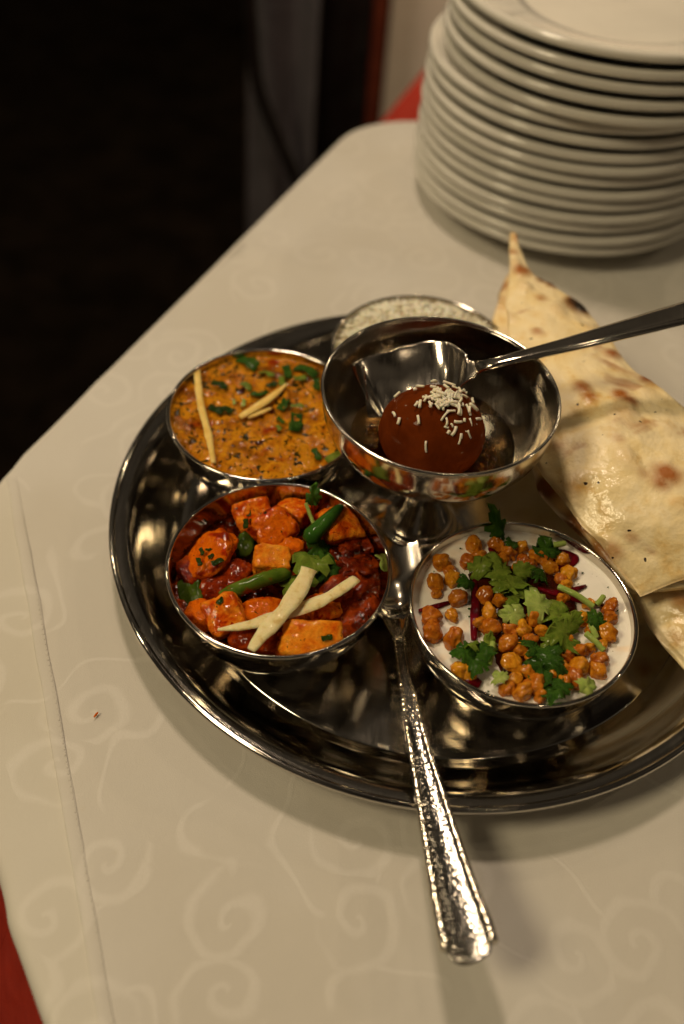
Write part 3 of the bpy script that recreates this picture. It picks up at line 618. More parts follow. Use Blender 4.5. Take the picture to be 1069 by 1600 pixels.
piece('paneer_cube', 505, 952, .0350, (.0065, .0062, .0055), (.1, .3, .5), 'paneer', 'small red-orange paneer cube right of the crossed ginger', 9, 4, .08)
piece('paneer_cube', 530, 822, .0370, (.0105, .0085, .0070), (.3, .2, .5), 'paneer', 'red paneer cube under the green chilli', 10, 4, .10)
piece('carrot_piece', 352, 918, .0335, (.0110, .0070, .0050), (.0, .1, .3), 'tomato', 'reddish vegetable piece below the largest carrot', 11, 2.6, .16, 'vegetable')
piece('vegetable_piece', 298, 926, .0318, (.0060, .0078, .0030), (.3, -.5, .2), 'pepper_dark', 'green pepper piece at the left rim of the red curry', 12, 3, .12)
piece('vegetable_piece', 384, 852, .0350, (.0040, .0066, .0026), (.2, .3, .1), 'pepper_dark', 'bit of green pepper between the carrots', 13, 3, .12)
for k_, (px, py, z, sz, mt, lab) in enumerate([(367, 900, .0345, (.0085, .0060, .0045), 'tomato', 'small red piece between the largest carrot and the green strip'), (452, 858, .0360, (.0070, .0060, .0050), 'carrot', 'carrot bit right of the small bright paneer cube'), (462, 800, .0355, (.0085, .0070, .0050), 'paneer', 'red paneer piece at the far rim beside the carrot wedge'),
        (452, 1006, .0345, (.0070, .0060, .0050), 'carrot', 'carrot bit at the near rim between the ginger tip and the broad paneer block'), (316, 962, .0335, (.0070, .0070, .0050), 'carrot', 'carrot bit at the near left rim under the paneer cube'), (300, 895, .0340, (.0060, .0080, .0040), 'tomato', 'red piece at the left rim beside the largest carrot'), (525, 925, .0370, (.0075, .0060, .0040), 'tomato', 'red lump under the right end of the long ginger strip'), (552, 815, .0360, (.0060, .0080, .0045), 'paneer', 'paneer piece at the right rim behind the chilli tip')]):
    piece('vegetable_piece', px, py, z, sz, (rg.uniform(-.3, .3), rg.uniform(-.3, .3), rg.uniform(0, 3)), mt, lab, 50 + k_, 3.4, .13)
for k_, (px, py, z, s, r) in enumerate([(560, 885, .0355, .0085, .4), (548, 930, .0350, .0100, 1.0), (530, 900, .035, .0075, 2.1), (575, 850, .0350, .0070, .2), (470, 790, .034, .008, .7), (535, 960, .0335, .0075, 1.4), (575, 925, .0345, .006, .5), (550, 850, .036, .0065, 1.2)]):
    piece('tomato_piece', px, py, z - .0012, (s * 1.1, s * .75, s * .42), (rg.uniform(-.3, .3), rg.uniform(-.3, .3), r), 'tomato', 'soft dark red tomato lump in the gravy at the right side', 20 + k_, 2.6, .40, 'tomato', 'tomato lumps in the red gravy')
tag(tube('pepper_strip', crpath(Pz([(345, 934, .0385), (375, 920, .0400), (410, 906, .0405), (452, 894, .0390)], 0)), lambda q: 0.0034 * min(1, 0.75 + 1.2 * q) * min(1, 0.7 + (1 - q) * 3), M['pepper']), 'green bean-like pepper strip lying across the middle of the red curry', 'pepper')
tag(tube('green_chilli', crpath(Pz([(478, 846, .0420), (492, 832, .0440), (512, 812, .0455), (527, 797, .0460), (535, 790, .0455)], 0)), lambda q: 0.0042 * (1 - q) ** 0.55 * min(1, 0.35 + q * 4) + 0.0004, M['chilli'], None, 14), 'shiny green chilli at the far right of the red curry', 'chilli')
tag(tube('coriander_stalk', crpath(Pz([(478, 786, .046), (483, 800, .0435), (490, 818, .041)], 0)), 0.0009, M['leaf_pale'], None, 8), 'pale green herb stem beside the green chilli', 'stem')
tag(leaf('herb_leaf', W(491, 776, .0475), .0125, 0.1, .9, .2, M['leaf_dark'], 31, .4, .62), 'pointed green leaf standing up at the far rim of the red curry', 'leaf')
for k_, (px, py, z, s, r, ti, ro, mt, lab) in enumerate([(486, 872, .0435, .0200, 2.6, .25, .2, 'leaf', 'largest green leaf behind the ginger in the red curry'), (508, 890, .0415, .0170, 1.9, -.1, -.5, 'leaf_dark', 'dark green leaf right of the ginger in the red curry'),
        (460, 905, .0410, .0180, 3.0, .1, .4, 'leaf', 'green leaf tucked under the ginger in the red curry'), (500, 850, .0400, .0140, 1.1, .3, .2, 'leaf_dark', 'dark leaf at the thick end of the green chilli'), (468, 780, .0385, .0100, 2.0, .2, .0, 'herb', 'dark herb leaf at the far rim beside the carrot wedge')]):
    tag(leaf('herb_leaf', W(px, py, z), s, r, ti, ro, M[mt], 40 + k_, .5), lab, 'leaf')
tag(leaf('herb_piece', W(599, 879, .038), .0100, .15, .0, .9, M['leaf_pale'], 47, .3, 1, None, CHOP), 'light green leaf strip at the right rim of the red curry', 'herb')
tag(strip('ginger_strip', Pz([(340, 984, .0432), (392, 976, .0446), (450, 958, .0450), (508, 936, .0456), (557, 904, .0444)], 0), 0.0060, 0.0013, M['ginger'], (0.15, 0.75), 0.3), 'long ginger strip lying underneath the other in the red curry', 'ginger')
tag(strip('ginger_strip', Pz([(392, 1016, .0455), (413, 988, .0474), (446, 952, .0486), (471, 915, .0486), (483, 889, .0478)], 0), 0.0074, 0.0013, M['ginger'], (0.45, 0.9), -0.2), 'broad ginger strip crossing on top in the red curry', 'ginger')
herbs = [(315, 862), (331, 868), (326, 858), (341, 876), (311, 876), (398, 787), (402, 797), (388, 800), (393, 812), (414, 800), (420, 812), (345, 938), (512, 996), (372, 792), (384, 818)]
for k_, (px, py) in enumerate(herbs):
    z = .0445 if py < 880 and px < 350 else (.0435 if py < 830 else .0450)
    tag(leaf('herb_fleck', W(px, py, z), rg.uniform(.0030, .0062), rg.uniform(0, 6), rg.uniform(-.2, .5), rg.uniform(-.4, .1), M['herb'], 60 + k_, .2, 1.1, None, CHOP), 'dark herb fleck sticking to the carrots and paneer', 'herb', 'herb flecks on the carrots and paneer')

# ------------------------------------------------------------------ yoghurt with gram-flour balls
ZY = 0.0392
tag(disc('yoghurt', CY, ZY, inner_r(ZY), lambda x, y, t: fade(t) * (0.0008 * nz((x, y, 3), 45) + 0.0004 * nz((x, y, 2), 120)) + 0.0012 * max(0, (t - 0.94) / 0.06) ** 2, M['yoghurt'], None, 50, 150), 'smooth white yoghurt in the near right bowl', 'yoghurt')
def Z3(x, y): return (620 + x / 2.6725, 780 + y / 2.6725)
def puddle(name, pts, mat, z, h):
    P = [W(*Z3(x, y), z) for x, y in pts]; c = sum(P, Vector()) / len(P); loop = crpath(P + [P[0]], 5)[:-1]; n = len(loop); V = [c + Vector((0, 0, h))]; F = []
    for f, hz in ((0.5, h), (0.94, h * 0.85), (1.0, -0.0010)):
        for q in loop: v = c + (q - c) * f * (1 + 0.06 * nz(q, 300)); v.z = z + hz + 0.0003 * nz(v, 250); V.append(v)
    for i in range(n):
        j = (i + 1) % n; F.append((0, 1 + i, 1 + j))
        for k in range(2): F.append((1 + k * n + i, 1 + (k + 1) * n + i, 1 + (k + 1) * n + j, 1 + k * n + j))
    return mesh(name, V, F, mat)
tag(puddle('chutney', [(300, 310), (420, 270), (560, 290), (680, 330), (750, 420), (740, 540), (720, 680), (640, 770), (500, 760), (420, 700), (400, 600), (330, 480)], M['tamarind'], ZY + .0009, .0015), 'dark brown chutney pooled in the middle of the yoghurt', 'chutney')
tag(puddle('chutney', [(640, 200), (740, 225), (760, 260), (700, 300), (630, 280)], M['beet'], ZY + .0008, .0008), 'small purple-red chutney patch at the far right of the yoghurt', 'chutney')
def ZP(l, z): return [W(*Z3(a, b), z + c) for a, b, c in l]
for l, wd, lab in (([(326, 335, .002), (330, 420, .0026), (324, 500, .0026), (322, 590, .002)], .0038, 'upright dark red beet strip left of the middle of the yoghurt'), ([(92, 466, .001), (150, 452, .0014), (222, 430, .0010)], .0026, 'dark red beet strip at the left edge of the yoghurt'),
                 ([(590, 372, .0026), (680, 392, .0024), (790, 362, .0008)], .0030, 'red beet strip at the right, under a herb stem'), ([(230, 710, .001), (290, 745, .0014), (350, 775, .0010)], .0055, 'short red beet strip at the near left rim of the yoghurt'), ([(385, 205, .003), (405, 225, .0035), (412, 255, .002)], .0028, 'short dark red beet bit at the far side among orange balls'),
                 ([(690, 400, .002), (760, 420, .0022), (860, 440, .0010)], .0026, 'thin red beet strip among the herb stems at the right')):
    tag(strip('beet_strip', ZP(l, ZY), wd, .0014, M['beet'], (.5, .5)), lab, 'beet')
rb_ = random.Random(11)
BALL = [(190, 262, 38), (160, 350, 40), (233, 335, 34), (225, 300, 26), (165, 395, 24), (295, 262, 32), (322, 195, 32), (415, 190, 38), (465, 225, 32), (522, 205, 32), (527, 255, 26), (585, 238, 36), (690, 250, 34), (640, 285, 34), (718, 312, 36), (680, 335, 30), (372, 402, 38), (257, 415, 40), (385, 475, 34), (145, 490, 40), (230, 485, 28), (150, 552, 44), (240, 582, 42), (392, 535, 42), (465, 602, 40), (480, 680, 38), (530, 542, 32), (575, 495, 38), (605, 552, 26), (625, 500, 26), (765, 502, 34), (890, 450, 34), (885, 500, 34), (880, 560, 40), (758, 700, 44), (845, 672, 36), (840, 715, 36), (760, 635, 36), (740, 750, 38), (495, 752, 30), (570, 775, 40), (530, 805, 38), (265, 715, 36), (600, 822, 30), (470, 545, 30), (650, 560, 28), (690, 420, 28), (300, 735, 28), (560, 660, 28), (715, 600, 26), (345, 240, 30), (440, 255, 30), (500, 295, 28), (560, 275, 30), (620, 255, 28), (345, 520, 30), (430, 425, 30), (560, 592, 30), (520, 630, 28), (700, 655, 32), (690, 705, 34), (800, 622, 26), (815, 545, 28), (800, 440, 30), (705, 362, 28), (545, 722, 32), (460, 792, 30), (645, 742, 30), (700, 770, 32), (860, 610, 24)]
bms = []
for k_ in range(6):
    o = chunk('fritter_ball', (0, 0, 0), (1, 1, 1), (0, 0, 0), M['boondi'], 70 + k_, 2.0, .34, 9); bms.append(o.data); bpy.data.objects.remove(o)
for k_, (x, y, r) in enumerate(BALL):
    rr = r / 2.6725 / 3620 * 1.02; o = link(bpy.data.objects.new('fritter_ball', bms[k_ % 6])); zz = ZY + rr * 0.50 + (0.0012 if 330 < x < 620 and 330 < y < 720 else 0)
    o.location = W(*Z3(x, y), zz); o.scale = (rr * rb_.uniform(.90, 1.30), rr * rb_.uniform(.90, 1.15), rr * rb_.uniform(.80, 1.0)); o.rotation_euler = (rb_.uniform(0, 6), rb_.uniform(0, 6), rb_.uniform(0, 6))
    tag(o, 'small orange fried ball scattered on the white yoghurt', 'fritter', 'orange fried balls on the yoghurt')
ZL = ZY + .0062
LV = [(345, 270, .0150, 1.0, 'leaf', 'green leaf at the left end of the big cluster on the yoghurt'), (420, 290, .0170, -.4, 'leaf', 'green leaf in the middle of the big cluster on the yoghurt'), (480, 340, .0190, -1.5, 'leaf', 'large bright leaf at the right of the big cluster on the yoghurt'), (475, 395, .0150, 3.0, 'leaf', 'leaf pointing to the viewer below the big cluster on the yoghurt'),
      (295, 340, .0120, 2.4, 'leaf_dark', 'dark leaf left of the upright beet strip on the yoghurt'), (530, 300, .0130, -1.2, 'leaf', 'leaf touching the cluster on its far side on the yoghurt'), (600, 310, .0120, -2.0, 'leaf_dark', 'dark leaf between the cluster and the far right balls'), (595, 435, .0180, -1.4, 'leaf_pale', 'palest broad leaf in the centre of the yoghurt'), (485, 475, .0135, 1.5, 'leaf_pale', 'small pale leaf left of the palest broad one'),
      (690, 480, .0190, .5, 'leaf', 'long green leaf right of the pale broad leaf'), (710, 560, .0205, -2.4, 'leaf', 'bright leaf at the right of the yoghurt, below the long one'), (660, 600, .0150, 2.6, 'leaf', 'leaf joining the bright one and the dark heap'), (285, 635, .0125, 1.5, 'leaf_dark', 'leftmost dark curled leaf near the front of the yoghurt'), (345, 640, .0140, .4, 'leaf_dark', 'middle dark curled leaf near the front of the yoghurt'), (335, 690, .0120, 2.8, 'leaf_dark', 'dark curled leaf closest to the front left rim'), (395, 600, .0110, .2, 'leaf', 'lighter leaf above the dark curled ones'),
      (570, 610, .0150, 1.2, 'leaf_dark', 'far left leaf of the dark heap on the yoghurt'), (640, 640, .0170, -.6, 'leaf_dark', 'topmost leaf of the dark heap on the yoghurt'), (600, 690, .0160, 2.2, 'leaf_dark', 'left leaf of the dark heap on the yoghurt'), (670, 710, .0160, -2.2, 'leaf_dark', 'right leaf of the dark heap on the yoghurt'), (650, 790, .0150, 3.0, 'leaf_dark', 'dark leaf closest to the near rim of the yoghurt'),
      (625, 200, .0150, .3, 'leaf_dark', 'dark leaf at the far rim of the yoghurt'), (660, 215, .0100, -1.3, 'leaf_dark', 'small dark leaf next to the far rim of the yoghurt'), (840, 500, .0120, -1.2, 'leaf_dark', 'narrow dark leaf at the right edge of the yoghurt'), (800, 780, .0110, -.8, 'leaf_pale', 'pale leaf at the near right rim of the yoghurt'), (430, 738, .0085, .5, 'leaf_pale', 'pale leaf bit on the white patch near the front'), (480, 180, .0090, .2, 'leaf_dark', 'small dark leaf at the far edge behind the orange balls'), (395, 255, .0130, 2.0, 'leaf', 'leaf lying across the far side of the big cluster'), (440, 350, .0140, .8, 'leaf', 'lower left leaf of the big cluster on the yoghurt'), (540, 380, .0120, -2.6, 'leaf_dark', 'dark leaf between the big cluster and the palest leaf'), (735, 510, .0150, -.8, 'leaf', 'leaf at the right end beside the herb stems'), (600, 740, .0140, 1.0, 'leaf_dark', 'left near leaf of the dark heap on the yoghurt'), (690, 770, .0120, -1.0, 'leaf_dark', 'right near leaf of the dark heap on the yoghurt'), (310, 600, .0110, -.6, 'leaf', 'lighter leaf on the far side of the dark curled ones')]
for k_, (x, y, s, r, mt, lab) in enumerate(LV):
    tag(leaf('coriander_leaf', W(*Z3(x, y), ZL + (0.002 if k_ in (2, 7, 10, 17) else 0)), s * .92, r, rg.uniform(-.4, .4), rg.uniform(-.5, .5), M[mt], 100 + k_, .55, rg.uniform(.75, 1.05)), lab, 'leaf')
tag(leaf('coriander_leaf', W(*Z3(430, 105), .0480), .0190, .75, .75, .25, M['leaf_dark'], 140, .4, .6), 'dark green leaf standing over the far rim of the yoghurt bowl', 'leaf')
for l, lab in (([(675, 365, .005), (750, 400, .006), (822, 450, .004)], 'thick pale herb stem at the right of the yoghurt'), ([(790, 560, .003), (830, 595, .003), (865, 632, .002)], 'slanting pale herb stem at the right edge of the yoghurt'), ([(835, 440, .004), (850, 425, .005), (862, 408, .004)], 'tiny herb stem at the right edge of the yoghurt'), ([(810, 520, .004), (822, 550, .004), (835, 580, .003)], 'short herb stem beside the right edge balls'), ([(655, 190, .007), (680, 188, .0075), (700, 184, .007)], 'tiny stem at the far rim of the yoghurt'), ([(385, 690, .004), (395, 640, .0055), (400, 600, .0050)], 'upright stem among the dark curled leaves')):
    tag(tube('coriander_stalk', crpath(ZP(l, ZY)), .00135, M['leaf_pale'], None, 8), lab, 'stem')

V = []; F = []; rf_ = random.Random(21)
for k_ in range(130):
    r_ = .0440 * math.sqrt(rf_.random()); a_ = rf_.uniform(0, 6.283); c = Vector((CY[0] + r_ * math.cos(a_), CY[1] + r_ * math.sin(a_), ZY + .0007)); b0 = len(V); q_ = rf_.uniform(.00025, .0008); g_ = rf_.uniform(0, 6.28)
    for m2 in range(5): V.append(c + Vector((math.cos(g_ + m2 * 1.2566) * q_ * rf_.uniform(.5, 1.3), math.sin(g_ + m2 * 1.2566) * q_ * rf_.uniform(.4, 1), rf_.uniform(-.0002, .0004))))
    V.append(c + Vector((0, 0, .0006))); V.append(c - Vector((0, 0, .0008)))
    for m2 in range(5): F += [(b0 + m2, b0 + (m2 + 1) % 5, b0 + 5), (b0 + (m2 + 1) % 5, b0 + m2, b0 + 6)]
o = mesh('herb_crumbs', V, F, M['leaf_dark']); tag(o, 'tiny green herb crumbs strewn over the white yoghurt', 'herbs'); o['kind'] = 'stuff'
tag(chunk('crumb', W(150, 1117, .0006), (.0004, .0016, .0004), (0, 0, -.45), M['carrot'], 300, 2.2, .3, 3), 'tiny orange crumb lying on the cloth left of the tray', 'crumb')

# ------------------------------------------------------------------ footed cup with the syrup ball
cup = thing('footed_cup', 'polished steel footed dessert cup standing in the middle of the tray', 'cup', (CP[0], CP[1], TRAYZ))
zc = -TRAYZ
cprof = smoothprof([(0.0002, .0535 + zc), (0.012, .0540 + zc), (0.026, .0590 + zc), (0.0385, .0665 + zc), (0.0465, .0740 + zc), (0.0505, .0820 + zc), (0.0518, .0895 + zc), (0.0522, .0955 + zc)], 6)
lathe('bowl', shell(cprof, 0.0009), M['steel_cup'], cup, 160)
torus('rim', 0.0519, 0.00085, .0963 + zc, M['steel_cup'], cup, 180, 10)
lathe('stem', smoothprof([(0.010, .0548 + zc), (0.0065, .0500 + zc), (0.0055, .0440 + zc), (0.0062, .0370 + zc), (0.0085, .0290 + zc), (0.0122, .0215 + zc), (0.0150, .0165 + zc), (0.0152, .0150 + zc)], 5), M['steel_cup'], cup, 80, False)
lathe('foot', [(0.0140, .0148 + zc), (0.0162, .0148 + zc), (0.0168, .0140 + zc), (0.0168, .0125 + zc), (0.0176, .0118 + zc), (0.0192, .0117 + zc), (0.0198, .0108 + zc), (0.0198, .0092 + zc), (0.0206, .0084 + zc), (0.0226, .0080 + zc), (0.0236, .0068 + zc), (0.0240, .0040 + zc), (0.0240, .0001), (0.014, .0002)], M['steel_cup'], cup, 100)
GB = W(675, 677, .0775); GR = 0.0230
tag(chunk('syrup_dumpling', GB, (GR, GR, GR * .95), (0, 0, .3), M['gulab'], 200, 2.0, .045, 22), 'round glossy brown dumpling in the footed cup', 'dumpling')
tag(disc('syrup', CP, .0672, .0378, lambda x, y, t: 0.0006 * nz((x, y, 3), 90), M['syrup'], None, 24, 90), 'clear syrup pooled under the brown dumpling', 'syrup')
# froth of syrup bubbles round the dumpling
bm = bmesh.new(); rs = random.Random(5)
for k_ in range(150):
    a = rs.choice((rs.gauss(2.75, .30), rs.gauss(-.35, .35), rs.uniform(0, 6.28))); R_ = rs.uniform(.0245, .0300); r_ = rs.uniform(.0004, .0014)
    p = Vector((GB.x + R_ * math.cos(a), GB.y + R_ * math.sin(a), .0675 + rs.uniform(0, .0015)))
    bmesh.ops.create_icosphere(bm, subdivisions=2, radius=r_, matrix=Matrix.Translation(p))
m_ = bpy.data.meshes.new('syrup_bubbles'); bm.to_mesh(m_); bm.free(); m_.polygons.foreach_set('use_smooth', [True] * len(m_.polygons)); m_.materials.append(M['syrup'])
o = link(bpy.data.objects.new('syrup_bubbles', m_)); tag(o, 'clear bubbles of syrup around the brown dumpling', 'bubbles'); o['kind'] = 'stuff'
def on_ball(px, py, lift):
    d = ray(px, py).normalized(); oc = CAM - GB; b = oc.dot(d); c = oc.dot(oc) - (GR * 1.0 + lift) ** 2; q = b * b - c
    return None if q < 0 else CAM + d * (-b - math.sqrt(q))
rc = random.Random(9)
spots = [(430, 235), (295, 275), (270, 425), (305, 475), (455, 465), (440, 345), (470, 345), (515, 670), (470, 210), (575, 175), (690, 190), (770, 610), (820, 560), (900, 520), (850, 485), (725, 550), (685, 560), (835, 390), (870, 320), (805, 470), (910, 460), (780, 590), (840, 575), (670, 520), (668, 480)]
spots += [(600 + rc.gauss(0, 45) + 20 * rc.random(), 300 + rc.gauss(0, 55)) for _ in range(30)] + [(690 + rc.gauss(0, 60), 330 + rc.gauss(0, 70)) for _ in range(48)] + [(800 + rc.gauss(0, 28), 250 + rc.gauss(0, 20)) for _ in range(16)]
for k_, (x, y) in enumerate(spots):
    c = on_ball(560 + x / 4.859, 560 + y / 4.859, .0004 + (rc.uniform(0, .0012) if k_ > 24 else 0))
    if c is None: continue
    nrm_ = (c - GB).normalized(); t_ = nrm_.cross(Vector((rc.gauss(0, 1), rc.gauss(0, 1), rc.gauss(0, 1)))).normalized(); b_ = nrm_.cross(t_)
    l_ = rc.choice((rc.uniform(.0006, .0012), rc.uniform(.0012, .0020), rc.uniform(.0016, .0030))); bend = rc.uniform(-.0004, .0004)
    o = tube('coconut_shred', [c - t_ * l_, c - t_ * l_ * .4 + b_ * bend, c + t_ * l_ * .4 + b_ * bend, c + t_ * l_], rc.uniform(.00042, .00076), M['coconut'], None, 6)
    tag(o, 'white coconut shred sprinkled on the brown dumpling', 'coconut', 'coconut shreds on the dumpling')

# ------------------------------------------------------------------ spoons
def spoon(name, secs, mats, label, bowl_i, parts=('bowl', 'handle'), nu=14, thick=0.0012, sub=5):
    """secs: (centre, half width, dish depth, side vector, crown); parts split at section bowl_i"""
    t = thing(name, label, 'spoon'); n = len(secs)
    def build(nm, a, b, mat):
        C = crpath([s[0] for s in secs[a:b]], sub); N_ = len(C)
        def lerp(idx, f): return None
        V = []; F = []
        for i in range(N_):
            g = i / sub; k = min(int(g), b - a - 2); f = g - k
            f2 = f * f * (3 - 2 * f); A_, B_ = secs[a + k], secs[a + k + 1]
            hw = A_[1] + (B_[1] - A_[1]) * f; dp = A_[2] + (B_[2] - A_[2]) * f2; sv = (Vector(A_[3]) * (1 - f) + Vector(B_[3]) * f).normalized(); cr = A_[4] + (B_[4] - A_[4]) * f2
            tg = (C[min(i + 1, N_ - 1)] - C[max(i - 1, 0)]).normalized(); sv = (sv - tg * sv.dot(tg)).normalized(); upv = tg.cross(sv)
            if upv.z < 0: upv = -upv
            for top in (1, 0):
                for j in range(nu + 1):
                    u = -1 + 2 * j / nu; us = math.copysign(abs(u) ** 0.9, u)
                    h = -dp * (1 - u * u) + cr * (1 - u ** 4)
                    th = thick * (1 - 0.55 * abs(u) ** 6)
                    V.append(C[i] + sv * hw * us * (1 if top else 0.985) + upv * (h + (th / 2 if top else -th / 2)))
        row = 2 * (nu + 1)
        for i in range(N_ - 1):
            for j in range(nu):
                p0 = i * row + j; p1 = p0 + row; F.append((p0, p0 + 1, p1 + 1, p1)); q0 = p0 + nu + 1; q1 = q0 + row; F.append((q0, q1, q1 + 1, q0 + 1))
            p0 = i * row; q0 = p0 + nu + 1; F.append((p0, p0 + row, q0 + row, q0)); p0 = i * row + nu; q0 = p0 + nu + 1; F.append((p0, q0, q0 + row, p0 + row))
        for i in (0, N_ - 1):
            for j in range(nu): p0 = i * row + j; q0 = p0 + nu + 1; F.append((p0, q0, q0 + 1, p0 + 1))
        ob = mesh(nm, V, F, mat, t); md = ob.modifiers.new('sub', 'SUBSURF'); md.levels = 1; md.render_levels = 1
        return ob
    build(parts[0], 0, bowl_i + 1, mats[0]); build(parts[1], bowl_i, n, mats[1])
    return t
# serving spoon: bowl between the bowls, hammered handle over the tray's near edge
sv = (0.97, 0.23, 0.0)
ax = [W(572, 777, .0150), W(576, 784, .0150), W(583, 806, .0148), W(592, 846, .0145), W(602, 892, .0142), W(611, 935, .0142), W(618, 968, .0150), W(623, 1000, .0165)]
hw_ = [.0030, .0100, .0170, .0205, .0195, .0135, .0058, .0026]; dp_ = [0, .0015, .0045, .0070, .0070, .0042, .0012, 0]
secs = [(a, b, c, sv, 0.0) for a, b, c in zip(ax, hw_, dp_)]
hp = [(630, 1050, .0205, .0024), (640, 1105, .0225, .0030), (655, 1175, .0235, .0040), (672, 1245, .0242, .0052), (690, 1320, .0255, .0064), (708, 1390, .0272, .0076), (724, 1445, .0288, .0086), (733, 1480, .0298, .0086), (739, 1497, .0302, .0066), (741, 1502, .0303, .0040)]
secs += [(W(a, b, c), d_, -0.0 if k_ < 2 else 0.0013, sv, 0.0) for k_, (a, b, c, d_) in enumerate(hp)]
sp = spoon('serving_spoon', secs, (M['steel_spoon'], M['steel_handle']), 'steel serving spoon with a hammered handle lying over the tray edge', 7, thick=0.0022)
# raised beaded edges of the handle
hs = [s for s in secs[7:]]
for sgn in (-1, 1):
    pts = [Vector(s[0]) + Vector(s[3]).normalized() * sgn * (s[1] - 0.0004) + Vector((0, 0, 0.0012)) for s in hs[:-2]]
    tube('raised_edge', crpath(pts, 6), lambda q: 0.0007 + 0.0016 * q, M['steel_hammered'], sp, 10)
# dessert spoon in the cup
s2 = Vector((-0.22, 0.90, 0.36)).normalized()
ax = [(W(572, 612, .0790), .0120, .0000), (W(574, 611, .0788), .0150, .0010), (W(592, 606, .0786), .0172, .0030), (W(640, 596, .0795), .0190, .0045), (W(685, 584, .0815), .0185, .0036), (W(712, 580, .0850), .0120, .0018), (W(730, 579, .0880), .0058, .0004), (W(744, 575, .0905), .0034, 0)]
secs = [(a, b, c, s2, 0.0) for a, b, c in ax]
s3 = Vector((-0.12, 0.98, 0.05)).normalized()
for px, py, z, h in ((765, 570, .0945, .0030), (800, 561, .0978, .0033), (836, 552, .1003, .0037), (880, 541, .1030, .0044), (940, 525, .1065, .0054), (1010, 506, .1100, .0064), (1080, 487, .1130, .0072), (1160, 466, .1150, .0076), (1220, 451, .1160, .0064), (1235, 447, .1162, .0030)):
    secs.append((W(px, py, z), h, 0.0, s3, 0.0009))
spoon('dessert_spoon', secs, (M['steel_cup'], M['steel_spoon']), 'steel spoon resting in the footed cup with its handle towards the right', 7, thick=0.0019)

# ------------------------------------------------------------------ rice
ri = thing('rice', 'mound of white rice in the bowl behind the footed cup', 'rice', (0, 0, 0))
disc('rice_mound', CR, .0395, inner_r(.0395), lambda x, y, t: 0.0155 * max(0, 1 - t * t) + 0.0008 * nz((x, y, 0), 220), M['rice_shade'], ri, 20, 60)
V = []; F = []; rr_ = random.Random(2)
for k_ in range(1300):
    r_ = .0475 * math.sqrt(rr_.random()); a = rr_.uniform(0, 6.283); x, y = r_ * math.cos(a), r_ * math.sin(a); t_ = r_ / .0478
    c = Vector((CR[0] + x, CR[1] + y, .0395 + .0155 * (1 - t_ * t_) + rr_.uniform(.0004, .0022)))
    d_ = Vector((rr_.gauss(0, 1), rr_.gauss(0, 1), rr_.gauss(0, .4))).normalized(); s_ = d_.orthogonal().normalized(); u_ = d_.cross(s_); l_ = rr_.uniform(.0026, .0042); w_ = rr_.uniform(.00055, .0008); b0 = len(V)
    V.append(c - d_ * l_)
    for q, f in ((-.5, .85), (.4, 1.0)):
        for m2 in range(5): g = 2 * math.pi * m2 / 5; V.append(c + d_ * l_ * q + (s_ * math.cos(g) + u_ * math.sin(g)) * w_ * f + Vector((0, 0, -.0006 * q * q)))
    V.append(c + d_ * l_)
    for m2 in range(5):
        l2 = (m2 + 1) % 5; F += [(b0, b0 + 1 + l2, b0 + 1 + m2), (b0 + 1 + m2, b0 + 1 + l2, b0 + 6 + l2, b0 + 6 + m2), (b0 + 6 + m2, b0 + 6 + l2, b0 + 11)]
o = mesh('rice_grains', V, F, M['rice'], ri); o['kind'] = 'stuff'

